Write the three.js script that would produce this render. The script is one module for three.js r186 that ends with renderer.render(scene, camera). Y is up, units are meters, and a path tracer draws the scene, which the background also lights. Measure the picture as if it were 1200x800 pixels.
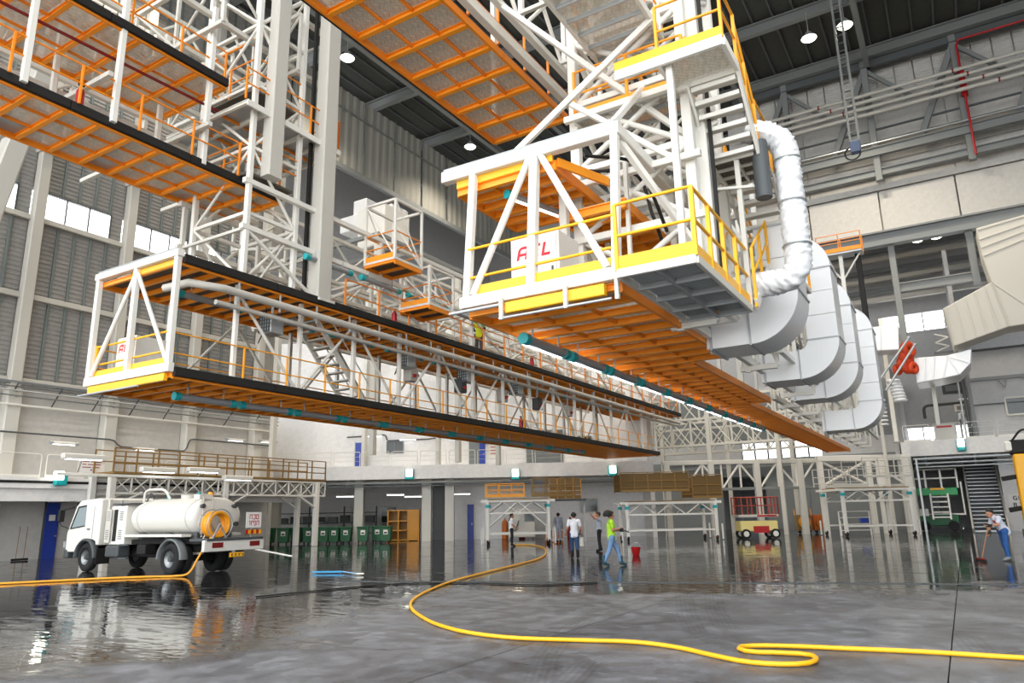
import * as THREE from 'three';
import { mergeGeometries } from 'three/addons/utils/BufferGeometryUtils.js';
import { RoundedBoxGeometry } from 'three/addons/geometries/RoundedBoxGeometry.js';
import { MarchingCubes } from 'three/addons/objects/MarchingCubes.js';
import { RectAreaLightUniformsLib } from 'three/addons/lights/RectAreaLightUniformsLib.js';
import { createNoise2D } from 'simplex-noise';

// ---------- camera, sky, exposure ----------
RectAreaLightUniformsLib.init();
const scene = new THREE.Scene();
const FOCAL = 848, YAW = 31.2 * Math.PI / 180;
const camera = new THREE.PerspectiveCamera(2 * Math.atan(400 / FOCAL) * 180 / Math.PI, 1.5, 0.1, 500);
camera.rotation.order = 'YXZ';
camera.position.set(0, 1.75, 0);
camera.rotation.set(13.4 * Math.PI / 180, YAW, -1.1 * Math.PI / 180);
camera.updateMatrixWorld(true);
scene.background = new THREE.Color(0.95, 0.98, 1.0);   // even overcast sky, seen through the open hangar front and the windows
scene.backgroundIntensity = 3.0;
const renderer = new THREE.WebGLRenderer({ antialias: true });
renderer.toneMapping = THREE.LinearToneMapping;
renderer.toneMappingExposure = 1.34;
renderer.shadowMap.enabled = true;
const LAMP = 450;          // candela of each high bay lamp

// ---------- helpers ----------
const V = (x, y, z) => new THREE.Vector3(x, y, z);
let seed = 7;
const rnd = () => { seed = (seed * 1664525 + 1013904223) >>> 0; return seed / 4294967296; };
const n2 = createNoise2D(rnd);
const fbm = (x, y, o = 4) => { let s = 0, a = 0.5, f = 1; for (let i = 0; i < o; i++) { s += a * n2(x * f, y * f); a /= 2; f *= 2.03; } return s; };
const sstep = (a, b, x) => { const t = Math.min(1, Math.max(0, (x - a) / (b - a))); return t * t * (3 - 2 * t); };
// where the ray through a pixel of the 1200 x 800 photograph meets the plane y = h, x = v or z = v
function pix(px, py, axis, v) {
  const d = V((px - 600) / FOCAL, -(py - 400) / FOCAL, -1).applyQuaternion(camera.quaternion), c = camera.position;
  const t = (v - c[axis]) / d[axis];
  return V(c.x + d.x * t, c.y + d.y * t, c.z + d.z * t);
}
const onY = (px, py, h = 0) => pix(px, py, 'y', h), onX = (px, py, v) => pix(px, py, 'x', v), onZ = (px, py, v) => pix(px, py, 'z', v);

const used = new Map();
function numbered(n) { const k = used.get(n) || 0; used.set(n, k + 1); return k ? n + '_' + String(k).padStart(3, '0') : n; }
function thing(name, label, category, [x, y, z] = [0, 0, 0], turn = 0, group, kind) {
  const o = new THREE.Group(); o.name = numbered(name); o.position.set(x, y, z); o.rotation.y = turn;
  o.userData = { label, category };
  if (group) o.userData.group = group;
  if (kind) o.userData.kind = kind;
  o.off = turn ? V(0, 0, 0) : V(x, y, z);       // parts of unturned things are given in world coordinates
  scene.add(o); return o;
}
const struct = (name, label, category, pos, turn) => thing(name, label, category, pos, turn, undefined, 'structure');
function sub(parent, name) { const g = new THREE.Group(); g.name = name; g.off = parent.off; parent.add(g); return g; }
function mesh(parent, name, geo, mat, x = 0, y = 0, z = 0) {
  const m = new THREE.Mesh(geo, mat); m.name = name; m.castShadow = m.receiveShadow = true;
  const o = parent.off || V(0, 0, 0);
  m.position.set(x - o.x, y - o.y, z - o.z); parent.add(m); return m;
}
function bevelBox() {       // unit box with small chamfered long edges, long axis y
  const s = new THREE.Shape(), c = 0.08; s.moveTo(-.5 + c, -.5); s.lineTo(.5 - c, -.5); s.lineTo(.5, -.5 + c); s.lineTo(.5, .5 - c); s.lineTo(.5 - c, .5); s.lineTo(-.5 + c, .5); s.lineTo(-.5, .5 - c); s.lineTo(-.5, -.5 + c);
  const g = new THREE.ExtrudeGeometry(s, { depth: 1, bevelEnabled: false }); g.translate(0, 0, -.5); g.rotateX(-Math.PI / 2); return g;
}
const UB = bevelBox(), UC = new THREE.CylinderGeometry(.5, .5, 1, 10), UBOX = new THREE.BoxGeometry(1, 1, 1);
function iSection() {
  const s = new THREE.Shape(), t = .12, w = .09;
  for (const [i, [x, y]] of [[-.5, -.5], [.5, -.5], [.5, -.5 + t], [w, -.5 + t], [w, .5 - t], [.5, .5 - t], [.5, .5], [-.5, .5], [-.5, .5 - t], [-w, .5 - t], [-w, -.5 + t], [-.5, -.5 + t]].entries()) i ? s.lineTo(x, y) : s.moveTo(x, y);
  const g = new THREE.ExtrudeGeometry(s, { depth: 1, bevelEnabled: false }); g.translate(0, 0, -.5); g.rotateX(-Math.PI / 2); return g;
}
const UI = iSection();
const _m = new THREE.Matrix4();
function place(m, a, b, w, h) {
  const d = V(b.x - a.x, b.y - a.y, b.z - a.z), L = d.length(); d.normalize();
  const up = Math.abs(d.y) > 0.995 ? V(0, 0, 1) : V(0, 1, 0);
  const X = d.clone().cross(up).normalize(), Z = X.clone().cross(d);
  m.quaternion.setFromRotationMatrix(_m.makeBasis(X, d, Z)); m.scale.set(w, L, h);
}
const vec = (p) => Array.isArray(p) ? V(...p) : p;
// straight members from a to b: box tube, round tube or I-beam
function member(geo, parent, name, a, b, w, mat, h = w) {
  a = vec(a); b = vec(b);
  const m = mesh(parent, name, geo, mat, (a.x + b.x) / 2, (a.y + b.y) / 2, (a.z + b.z) / 2);
  place(m, a, b, w, h); return m;
}
const bar = (p, n, a, b, w, mat, h) => member(UB, p, n, a, b, w, mat, h);
const tube = (p, n, a, b, d, mat) => member(UC, p, n, a, b, d, mat);
const ibeam = (p, n, a, b, w, mat, h) => member(UI, p, n, a, b, w, mat, h);
const boxes = new Map();
function boxGeo(w, h, d) {        // box with uv in metres
  const k = [w, h, d].map((q) => q.toFixed(3)).join();
  if (!boxes.has(k)) {
    const g = new THREE.BoxGeometry(w, h, d), p = g.attributes.position, nn = g.attributes.normal, u = g.attributes.uv;
    for (let i = 0; i < p.count; i++) {
      const ax = Math.abs(nn.getX(i)) > .5, ay = Math.abs(nn.getY(i)) > .5;
      u.setXY(i, ax ? p.getZ(i) : p.getX(i), ay ? p.getZ(i) : p.getY(i));
    }
    boxes.set(k, g);
  }
  return boxes.get(k);
}
const box = (p, n, x, y, z, w, h, d, mat) => mesh(p, n, boxGeo(w, h, d), mat, x, y, z);          // centre, size
const span = (p, n, x0, x1, y0, y1, z0, z1, mat) => box(p, n, (x0 + x1) / 2, (y0 + y1) / 2, (z0 + z1) / 2, Math.abs(x1 - x0), Math.abs(y1 - y0), Math.abs(z1 - z0), mat);
const rbox = (p, n, x, y, z, w, h, d, r, mat) => mesh(p, n, new RoundedBoxGeometry(w, h, d, 2, r), mat, x, y, z);
function pipe(p, n, pts, d, mat, seg, tension = .5, closed = false) {
  pts = pts.map(vec); const o = p.off || V(0, 0, 0);
  const c = new THREE.CatmullRomCurve3(pts.map((q) => q.clone().sub(o)), closed, 'catmullrom', tension);
  const m = new THREE.Mesh(new THREE.TubeGeometry(c, seg || pts.length * 8, d / 2, 8, closed), mat); m.name = n; m.castShadow = m.receiveShadow = true; p.add(m); return m;
}
function elbowed(p, n, pts, d, mat, r = d) {     // straight runs joined by rounded corners
  pts = pts.map(vec); const o = p.off || V(0, 0, 0), path = new THREE.CurvePath();
  let at = pts[0].clone();
  for (let i = 1; i < pts.length; i++) {
    const q = pts[i], next = pts[i + 1];
    if (!next) { path.add(new THREE.LineCurve3(at.clone().sub(o), q.clone().sub(o))); break; }
    const a = q.clone().add(at.clone().sub(q).setLength(Math.min(r, at.distanceTo(q) * .49))), b = q.clone().add(next.clone().sub(q).setLength(Math.min(r, next.distanceTo(q) * .49)));
    path.add(new THREE.LineCurve3(at.clone().sub(o), a.clone().sub(o)));
    path.add(new THREE.QuadraticBezierCurve3(a.clone().sub(o), q.clone().sub(o), b.clone().sub(o))); at = b;
  }
  const m = new THREE.Mesh(new THREE.TubeGeometry(path, pts.length * 14, d / 2, 8), mat); m.name = n; m.castShadow = m.receiveShadow = true; p.add(m); return m;
}
function tex(w, h, fn, srgb = true, rx = 1, ry = 1) {
  const a = new Uint8Array(w * h * 4);
  for (let j = 0; j < h; j++) for (let i = 0; i < w; i++) { const c = fn(i, j, i / w, j / h), k = 4 * (j * w + i); a[k] = c[0]; a[k + 1] = c[1]; a[k + 2] = c[2]; a[k + 3] = 255; }
  const t = new THREE.DataTexture(a, w, h); t.wrapS = t.wrapT = THREE.RepeatWrapping; t.magFilter = THREE.LinearFilter; t.minFilter = THREE.LinearMipmapLinearFilter; t.generateMipmaps = true;
  if (srgb) t.colorSpace = THREE.SRGBColorSpace;
  t.repeat.set(rx, ry); t.needsUpdate = true; return t;
}
// periodic grain
const per = (u, v, f, o = 3) => { let s = 0; for (const [a, b] of [[u, v], [u - 1, v], [u, v - 1], [u - 1, v - 1]]) s += fbm(a * f + 31, b * f + 17, o) * (a < 0 ? u : 1 - u) * (b < 0 ? v : 1 - v); return s; };
function sheet(w, h, fn) {       // print drawn on a canvas
  const c = document.createElement('canvas'); c.width = w; c.height = h; const x = c.getContext('2d'); fn(x, w, h);
  const t = new THREE.CanvasTexture(c); t.colorSpace = THREE.SRGBColorSpace; return t;
}
const std = (color, roughness = .5, metalness = 0, extra = {}) => new THREE.MeshStandardMaterial({ color, roughness, metalness, ...extra });

// ---------- materials ----------
const grime = (r, g, b, amt, f = 6) => tex(256, 256, (i, j, u, v) => { const q = 1 + amt * (per(u, v, f) + .5 * per(u, v, f * 5)); return [Math.min(255, r * q), Math.min(255, g * q), Math.min(255, b * q)]; }, true, .35, .35);
const M = {
  white: std('#e2dfd7', .42), white2: std('#cbc8bf', .5), offwhite: std('#c2beb5', .55),
  orange: std('#ff9f1e', .45), orange2: std('#f08c16', .5), rust: std('#b5601c', .6), yellow: std('#f7b416', .4), amber: std('#f5a623', .45), brown: std('#8a6a35', .6),
  black: std('#12110f', .7), rubber: std('#1a1a1b', .85), steel: std('#8c8f90', .4, .6), galv: std('#b4b8ba', .38, .5), grey: std('#75797a', .5), dgrey: std('#4a4e50', .55),
  teal: std('#1aa3a8', .4), red: std('#b3161b', .45), darkred: std('#7a1414', .5), blue: std('#1f3c9c', .4), green: std('#1c5a38', .55), lgreen: std('#3aa060', .5), cream: std('#e8d58a', .5),
  wall: std('#ffffff', .75, 0, { map: grime(228, 226, 224, .05) }), wallgrey: std('#ffffff', .75, 0, { map: grime(178, 178, 179, .05) }), panel: std('#ffffff', .7, 0, { map: grime(192, 189, 184, .06) }),
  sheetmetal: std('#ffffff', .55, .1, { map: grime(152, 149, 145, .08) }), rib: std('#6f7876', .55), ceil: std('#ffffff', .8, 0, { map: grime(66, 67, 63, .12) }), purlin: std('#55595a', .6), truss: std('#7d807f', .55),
  duct: std('#e4e5e6', .35, .15), foil: new THREE.MeshStandardMaterial({ color: '#e6e8ea', roughness: .5, metalness: .1 }), curtain: std('#9a9890', .8), darkroom: std('#3a3b3c', .8),
  brick: std('#8d8577', .9), glass: new THREE.MeshPhysicalMaterial({ color: '#ffffff', roughness: .02, transmission: 1, thickness: 0, ior: 1.45 }), darkglass: std('#2b3330', .12), lampglow: std('#ffffff', .4, 0, { emissive: '#fff6e0', emissiveIntensity: 6 }), tubeglow: std('#ffffff', .4, 0, { emissive: '#fbfdff', emissiveIntensity: 3 }), tubeoff: std('#9a9ea0', .3, .2),
};
// expanded-metal floor mesh seen from below, and bar grating
M.mesh = std('#ffffff', .6, .1, { alphaMap: tex(256, 256, (i, j) => { const a = (i + j) % 32, b = (i - j + 256) % 32, s = (a < 13 || b < 13) ? 255 : 0; return [s, s, s]; }, false, 3.2, 3.2), alphaTest: .5, side: THREE.DoubleSide, map: tex(256, 256, (i, j) => { const q = .9 + .2 * fbm(i / 90, j / 90); return [238 * q, 232 * q, 218 * q]; }, true, 3.2, 3.2) });
M.mesh2 = std('#ffffff', .7, .1, { map: tex(128, 128, (i, j) => { const s = (i % 16 < 5 || j % 32 < 5), q = .85 + .25 * fbm(i / 40, j / 40); return s ? [140 * q, 132 * q, 116 * q] : [78 * q, 70 * q, 60 * q]; }, true, 3, 3) });

// ---------- floor: concrete slabs, wet beyond the washing line and to the left ----------
const dryPoly = [[40, 815], [130, 782], [300, 752], [410, 728], [470, 704], [545, 690], [700, 694], [770, 696], [1000, 694], [1200, 690], [1400, 700], [1400, 900], [40, 900]].map(([a, b]) => { const p = onY(a, b); return [p.x, p.z]; });
function dryness(x, z) {           // signed distance to the dry area, metres
  let inside = false, d = 1e9;
  for (let i = 0, j = dryPoly.length - 1; i < dryPoly.length; j = i++) {
    const [xi, zi] = dryPoly[i], [xj, zj] = dryPoly[j];
    if ((zi > z) !== (zj > z) && x < (xj - xi) * (z - zi) / (zj - zi) + xi) inside = !inside;
    const ex = xj - xi, ez = zj - zi, t = Math.max(0, Math.min(1, ((x - xi) * ex + (z - zi) * ez) / (ex * ex + ez * ez)));
    d = Math.min(d, Math.hypot(x - xi - ex * t, z - zi - ez * t));
  }
  return inside ? d : -d;
}
function marksCanvas(N, X0, Z0, S) {       // tyre tracks, scuffs and stains drawn in plan
  const c = document.createElement('canvas'); c.width = c.height = N; const g = c.getContext('2d');
  g.fillStyle = '#808080'; g.fillRect(0, 0, N, N);
  const T = (px, py) => { const p = onY(px, py); return [(p.x - X0) / S * N, (Z0 - p.z) / S * N]; };
  const arc = (pts, off, w, col) => { g.strokeStyle = col; g.lineWidth = w; g.beginPath(); pts.forEach(([a, b], i) => { const [x, y] = T(a, b); i ? g.lineTo(x + off, y) : g.moveTo(x + off, y); }); g.stroke(); };
  for (const pts of [[[800, 692], [805, 720], [815, 740], [845, 755]], [[835, 692], [838, 715], [850, 735], [880, 750]], [[690, 720], [660, 745], [640, 770], [630, 800]], [[735, 760], [690, 775], [665, 800]], [[640, 690], [760, 720], [900, 760], [1000, 800]], [[560, 790], [720, 760], [900, 740], [1200, 730]], [[1100, 735], [1130, 745], [1150, 765]], [[460, 800], [560, 770], [660, 730], [760, 700]]])
    for (let k = -2; k <= 2; k++) arc(pts, k * 4.2, 2, 'rgba(70,70,72,.45)');
  for (let k = 0; k < 90; k++) { const x = rnd() * N, y = rnd() * N, a = rnd() * 3.14, L = 20 + rnd() * 130; g.strokeStyle = rnd() < .5 ? 'rgba(150,150,150,.28)' : 'rgba(60,60,60,.28)'; g.lineWidth = .8 + rnd() * 2.5; g.beginPath(); g.moveTo(x, y); g.quadraticCurveTo(x + Math.cos(a) * L * .5 + 8, y + Math.sin(a) * L * .5, x + Math.cos(a) * L, y + Math.sin(a) * L); g.stroke(); }
  for (const pts of [[[800, 715], [840, 712]], [[620, 738], [690, 744]], [[1150, 770], [1200, 763]]]) arc(pts, 0, 3, 'rgba(20,20,20,.8)');
  for (let k = 0; k < 40; k++) { const x = rnd() * N, y = rnd() * N; g.fillStyle = 'rgba(45,45,46,.25)'; g.beginPath(); g.ellipse(x, y, 3 + rnd() * 22, 2 + rnd() * 9, rnd() * 3, 0, 6.3); g.fill(); }
  return g.getImageData(0, 0, N, N).data;
}
function floorMaterial(N, X0, Z0, S, marks) {
  const col = new Uint8Array(N * N * 4), rgh = new Uint8Array(N * N * 4), bmp = new Uint8Array(N * N * 4), mk = marks && marksCanvas(N, X0, Z0, S);
  for (let j = 0; j < N; j++) for (let i = 0; i < N; i++) {
    const x = X0 + (i + .5) / N * S, z = Z0 - (j + .5) / N * S, k = 4 * (j * N + i);
    const a = fbm(x * .33 + 5, z * .33, 4), b = fbm(x * 1.7, z * 1.7 + 9, 3);
    const dry = sstep(-.9, 1.1, dryness(x, z) + 2.2 * a + .5 * b);
    const streak = fbm(x * .5 + 3, z * 1.5, 3);                        // broom-swept film, thinner in places
    const damp = sstep(.12, .5, streak) * .5;
    const g = (94 + 30 * b + 30 * a + 26 * Math.max(0, fbm(x * .55 + 2.2 * b, z * 1.1 + 2.2 * a, 3))) * dry + (46 + 16 * b + 14 * a + 24 * damp) * (1 - dry) + (mk ? (mk[k] - 128) * .55 * (.35 + .65 * dry) : 0) + (rnd() - .5) * 7;
    col[k] = Math.max(4, g * .985); col[k + 1] = Math.max(4, g); col[k + 2] = Math.max(4, g * 1.035 + 1); col[k + 3] = 255;
    const r = (.46 + .2 * b) * dry + (.03 + .34 * damp + .03 * Math.max(0, b)) * (1 - dry);
    rgh[k] = rgh[k + 1] = rgh[k + 2] = Math.max(0, Math.min(255, r * 255)); rgh[k + 3] = 255;
    const h = .5 + (1 - dry) * (.34 * fbm(x * .9 + 40, z * 2.6, 3) + .16 * fbm(x * 2.6, z * 6.5 + 11, 2)) + dry * (.1 * b + .12 * (rnd() - .5));
    bmp[k] = bmp[k + 1] = bmp[k + 2] = Math.max(0, Math.min(255, h * 255)); bmp[k + 3] = 255;
  }
  const mkT = (d, s) => { const t = new THREE.DataTexture(d, N, N); t.magFilter = THREE.LinearFilter; t.minFilter = THREE.LinearMipmapLinearFilter; t.generateMipmaps = true; if (s) t.colorSpace = THREE.SRGBColorSpace; t.needsUpdate = true; return t; };
  return new THREE.MeshStandardMaterial({ color: '#ffffff', map: mkT(col, 1), roughness: 1, roughnessMap: mkT(rgh), bumpMap: mkT(bmp), bumpScale: .006 });
}
const NEAR = { X0: -25.4, Z0: 2, S: 30 }, FAR = { X0: -60.4, Z0: 2, S: 90 };
NEAR.m = floorMaterial(1536, NEAR.X0, NEAR.Z0, NEAR.S, true); FAR.m = floorMaterial(1024, FAR.X0, FAR.Z0, FAR.S, false);
{
  const f = struct('floor', 'grey concrete hangar floor, dry in front and shining wet beyond', 'floor');
  span(f, 'subfloor', -60.4, 29.6, -.6, -.215, -73, 2, M.dgrey);
  for (let x = -60.4; x < 29; x += 5) for (let z = 2; z > -72; z -= 5) {
    const g = new THREE.BoxGeometry(4.985, .2, 4.985), p = g.attributes.position, u = g.attributes.uv;
    const near = x > -25.5 && x < 4 && z > -27.9, t = near ? NEAR : FAR, cx = x + 2.5, cz = z - 2.5;
    for (let i = 0; i < p.count; i++) u.setXY(i, (cx + p.getX(i) - t.X0) / t.S, (t.Z0 - cz - p.getZ(i)) / t.S);
    mesh(f, 'concrete_slab', g, t.m, cx, -.1, cz);
  }
  span(f, 'apron', -80, 60, -.3, -.002, 2, 70, std('#bdbab3', .8));
  const d = struct('trim_1', 'long narrow trench drain with black grate across the floor', 'drain');
  const a = onY(385, 681), b = onY(1215, 684.5); a.y = b.y = .004;
  bar(d, 'drain_channel', a, b, .16, M.black, .012);
  const dir = b.clone().sub(a).normalize(), nrm = V(dir.z, 0, -dir.x);
  for (const s of [-1, 1]) bar(d, 'drain_frame', a.clone().addScaledVector(nrm, s * .09), b.clone().addScaledVector(nrm, s * .09), .025, M.dgrey, .02);
  for (let k = 0; k < 130; k++) { const p = a.clone().lerp(b, (k + .5) / 130); p.y = .011; bar(d, 'grate_bar', p.clone().addScaledVector(nrm, -.08), p.clone().addScaledVector(nrm, .08), .05, M.dgrey, .01); }
}

// ---------- left wall: corrugated cladding over white columns, walkway below ----------
const XL = -40, HC = 38;
function corrugated(w, h, n) {      // horizontally ribbed sheet facing +x, standing on y = 0, width along z
  const P = [], I = [], U = [];
  for (let k = 0; k < n; k++) for (const [y, x] of [[0, 0], [.5, 0], [.6, .035], [.9, .035], [1, 0]]) for (const s of [-.5, .5]) { P.push(x, (k + y) * h / n, s * w); U.push(s * w, (k + y) * h / n); }
  for (let r = 0; r < n * 5 - 1; r++) { const a = r * 2; I.push(a, a + 2, a + 1, a + 1, a + 2, a + 3); }
  const g = new THREE.BufferGeometry(); g.setAttribute('position', new THREE.Float32BufferAttribute(P, 3)); g.setAttribute('uv', new THREE.Float32BufferAttribute(U, 2)); g.setIndex(I);
  const q = g.toNonIndexed(); q.computeVertexNormals(); return q;
}
const corr = new Map();
const corrGeo = (w, h) => { const k = w.toFixed(2) + ',' + h.toFixed(2); if (!corr.has(k)) corr.set(k, corrugated(w, h, Math.max(2, Math.round(h / .24)))); return corr.get(k); };
const colZ = []; for (let z = -7.6; z > -36; z -= 4.95) colZ.push(z);
{
  const w = struct('wall_left', 'tall grey ribbed metal wall with white columns and a strip of windows', 'wall');
  span(w, 'backing', XL - .35, XL - .12, 8.7, 17.55, 2, -34, M.sheetmetal); span(w, 'backing', XL - .35, XL - .12, 19.1, HC, 2, -34, M.sheetmetal);
  span(w, 'lower_wall', XL - .35, XL - .05, 2.6, 8.7, 2, -34, M.panel); span(w, 'lower_wall', XL - .35, XL - .05, 0, 2.6, 2, -13, M.panel); span(w, 'lower_wall', XL - .35, XL - .05, 0, 2.6, -17.6, -34, M.panel);
  span(w, 'store_wall', -47, -46.7, 0, 2.8, -12.7, -17.9, M.wallgrey); for (const z of [-12.7, -17.6]) span(w, 'store_wall', -46.7, XL - .35, 0, 2.8, z, z - .3, M.wallgrey); span(w, 'store_ceiling', -47, XL - .35, 2.7, 2.9, -12.7, -17.9, M.wallgrey);
  span(w, 'wall_front', XL - .3, XL, 17.55, 19.1, 2, -12.55, M.sheetmetal);
  for (let i = 0; i < colZ.length; i++) {
    const z = colZ[i];
    bar(w, 'column', [XL + .22, 8.3, z], [XL + .22, HC, z], .5, M.offwhite, .55); bar(w, 'column_base', [XL + .25, 3.9, z], [XL + .25, 8.3, z], .7, M.white2, .7);
    for (const y of [18.9 + 2.4]) box(w, 'bracket', XL + .28, y, z, .75, .35, .75, M.offwhite);
    if (i === colZ.length - 1 || z > -12) continue;
    const z1 = colZ[i + 1], a = z - .28, b = z1 + .28, L = a - b, n = 5, pw = L / n;
    for (const y of [8.75, 13.15, 17.4]) bar(w, 'girt', [XL + .1, y, a], [XL + .1, y, b], .22, M.offwhite, .28);
    for (const [y0, y1] of [[8.9, 13.0], [13.3, 17.25], [19.1, 23.4], [23.4, 28.6], [28.6, HC]])
      for (let k = 0; k < n; k++) mesh(w, 'cladding_panel', corrGeo(pw - .02, y1 - y0), M.sheetmetal, XL - .1, y0, a - (k + .5) * pw);
    for (let k = 0; k < n; k++) { for (const [y0, y1] of [[8.9, 13.0], [13.3, 17.25], [19.1, HC]]) bar(w, 'rib', [XL - .04, y0, a - k * pw - .08], [XL - .04, y1, a - k * pw - .08], .1, M.rib, .12); }
    // window strip: three panes and a ribbed infill
    const e = a - L * .84;
    mesh(w, 'cladding_panel', corrGeo(e - b, 1.55), M.sheetmetal, XL - .1, 17.55, (e + b) / 2);
    const win = struct('window_' + (i), 'bright strip window of three panes high in the ribbed wall', 'window'); win.userData.group = 'strip windows of the ribbed wall';
    const wy0 = 17.58, wy1 = 19.08;
    for (const y of [wy0, wy1]) bar(win, 'window_frame', [XL - .05, y, a], [XL - .05, y, e], .08, M.dgrey, .06);
    for (let k = 0; k <= 3; k++) { const zz = a + (e - a) * k / 3; bar(win, 'mullion', [XL - .05, wy0, zz], [XL - .05, wy1, zz], .07, M.dgrey, .07); if (k < 3) box(win, 'pane', XL - .06, (wy0 + wy1) / 2, a + (e - a) * (k + .5) / 3, .01, wy1 - wy0 - .07, (a - e) / 3 - .07, M.glass); }
  }
  // inside face below the cladding: panel joints
  for (let i = 1; i < colZ.length - 1; i++) { span(w, 'wall_panel', XL - .05, XL + .02, 4.0, 8.2, colZ[i] - .4, colZ[i + 1] + .4, M.panel); }
  const h = struct('wall_side_return', 'pale end wall behind the walkway where the ribbed wall stops', 'wall');
  span(h, 'wall_body', -58, XL, 0, 9, -34.3, -34, M.panel);
}
// services along the foot of the cladding
for (const [y, x, d, m, lb] of [[8.35, XL + .75, .07, M.grey, 'upper grey service pipe under the ribbed cladding'], [8.15, XL + .8, .09, M.galv, 'middle galvanised service pipe under the ribbed cladding'], [7.9, XL + .78, .07, M.grey, 'lower grey service pipe under the ribbed cladding'], [7.45, XL + .7, .12, M.white, 'thick white water pipe along the lower wall']]) {
  const p = thing('service_pipe', lb, 'pipe', [x, y, -12.5]); tube(p, 'pipe_run', [x, y, -12.5], [x, y, -33.8], d, m);
  for (const z of colZ) if (z < -12.6 && z > -33.8) bar(p, 'pipe_bracket', [x, y, z], [XL + .5, y - .05, z], .05, M.galv);
}
{
  const t = thing('cable_tray', 'grey ladder cable tray with diagonal brackets under the cladding', 'cable tray', [XL + .5, 8.5, -12.5]);
  for (const x of [.45, .95]) bar(t, 'tray_rail', [XL + x, 8.55, -12.5], [XL + x, 8.55, -33.8], .04, M.grey, .1);
  for (let z = -12.8; z > -33.6; z -= .6) bar(t, 'rung', [XL + .45, 8.53, z], [XL + .95, 8.53, z], .05, M.grey, .03);
  for (let z = -13.2; z > -33.6; z -= 2.1) bar(t, 'bracket', [XL + .95, 8.5, z], [XL + .05, 7.6, z], .05, M.dgrey);
  const c = thing('conduit', 'dark conduit running along the white lower wall', 'conduit', [XL + .75, 5.9, -12.5]);
  elbowed(c, 'conduit_run', [[XL + .75, 6.1, -12.5], [XL + .75, 6.1, -22.6], [XL + .75, 5.75, -22.9], [XL + .75, 5.75, -27], [XL + .75, 6.5, -27.2], [XL + .75, 6.5, -33.7]], .09, M.dgrey, .2);
}
function striplight(name, label, a, b, on, group, opt = {}) {     // battery of a long lamp with end caps
  a = vec(a); b = vec(b); const t = thing(name, label, 'light', [a.x, a.y, a.z], 0, group), dir = b.clone().sub(a).normalize(), c = opt.cap || M.teal, d = opt.d || .16;
  tube(t, 'lamp_body', a, b, d, opt.body || M.tubeoff);
  tube(t, 'end_cap', a.clone().addScaledVector(dir, -.02), a.clone().addScaledVector(dir, .16), d * 1.2, c); tube(t, 'end_cap', b.clone().addScaledVector(dir, -.16), b.clone().addScaledVector(dir, .02), d * 1.2, c);
  if (opt.up) for (const f of [.2, .8]) bar(t, 'hanger', a.clone().lerp(b, f), a.clone().lerp(b, f).add(V(0, opt.up, 0)), .03, M.galv);
  if (on) { const o = opt.side || V(0, -d * .42, 0); if (opt.glow) { const l = new THREE.PointLight('#fbfdff', opt.glow, 0, 2); l.position.copy(b).sub(a).multiplyScalar(.5).add(V(-.22, -.12, 0)); l.castShadow = true; l.shadow.radius = 6; l.name = 'tube_light'; t.add(l); } tube(t, 'lit_tube', a.clone().addScaledVector(dir, .14).add(o), b.clone().addScaledVector(dir, -.14).add(o), d * .45, M.tubeglow); }
  return t;
}
for (const [px, py, w] of [[75, 519, 22], [170, 526, 20], [276, 515, 16], [314, 517, 15]]) { const p = onX(px, py, XL + .9); striplight('wall_light', 'white fluorescent batten on the conduit below the ribbed cladding', [p.x, p.y, p.z + .7], [p.x, p.y, p.z - .7], true, 'battens on the conduit below the ribbed cladding', { cap: M.galv, body: M.white }); }
// walkway on the left
function guardrail(name, label, a, b, hgt, pitch, mat, group, infill) {
  a = vec(a); b = vec(b); const t = thing(name, label, 'railing', [a.x, a.y, a.z], 0, group), L = a.distanceTo(b), n = Math.max(1, Math.round(L / pitch));
  for (let k = 0; k < n; k++) {
    const p = a.clone().lerp(b, (k + .06) / n), q = a.clone().lerp(b, (k + .94) / n), up = V(0, hgt, 0);
    elbowed(t, 'rail_loop', [p, p.clone().add(up), q.clone().add(up), q], .05, mat, .12);
    if (infill) { for (let i = 1; i < 3; i++) { const r = p.clone().lerp(q, 0); tube(t, 'rail', p.clone().add(V(0, hgt * i / 3, 0)), q.clone().add(V(0, hgt * i / 3, 0)), .028, mat); } }
    bar(t, 'kick_plate', p.clone().add(V(0, .07, 0)), q.clone().add(V(0, .07, 0)), .012, mat, .12);
  }
  return t;
}
const XW = -37.2;
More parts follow.
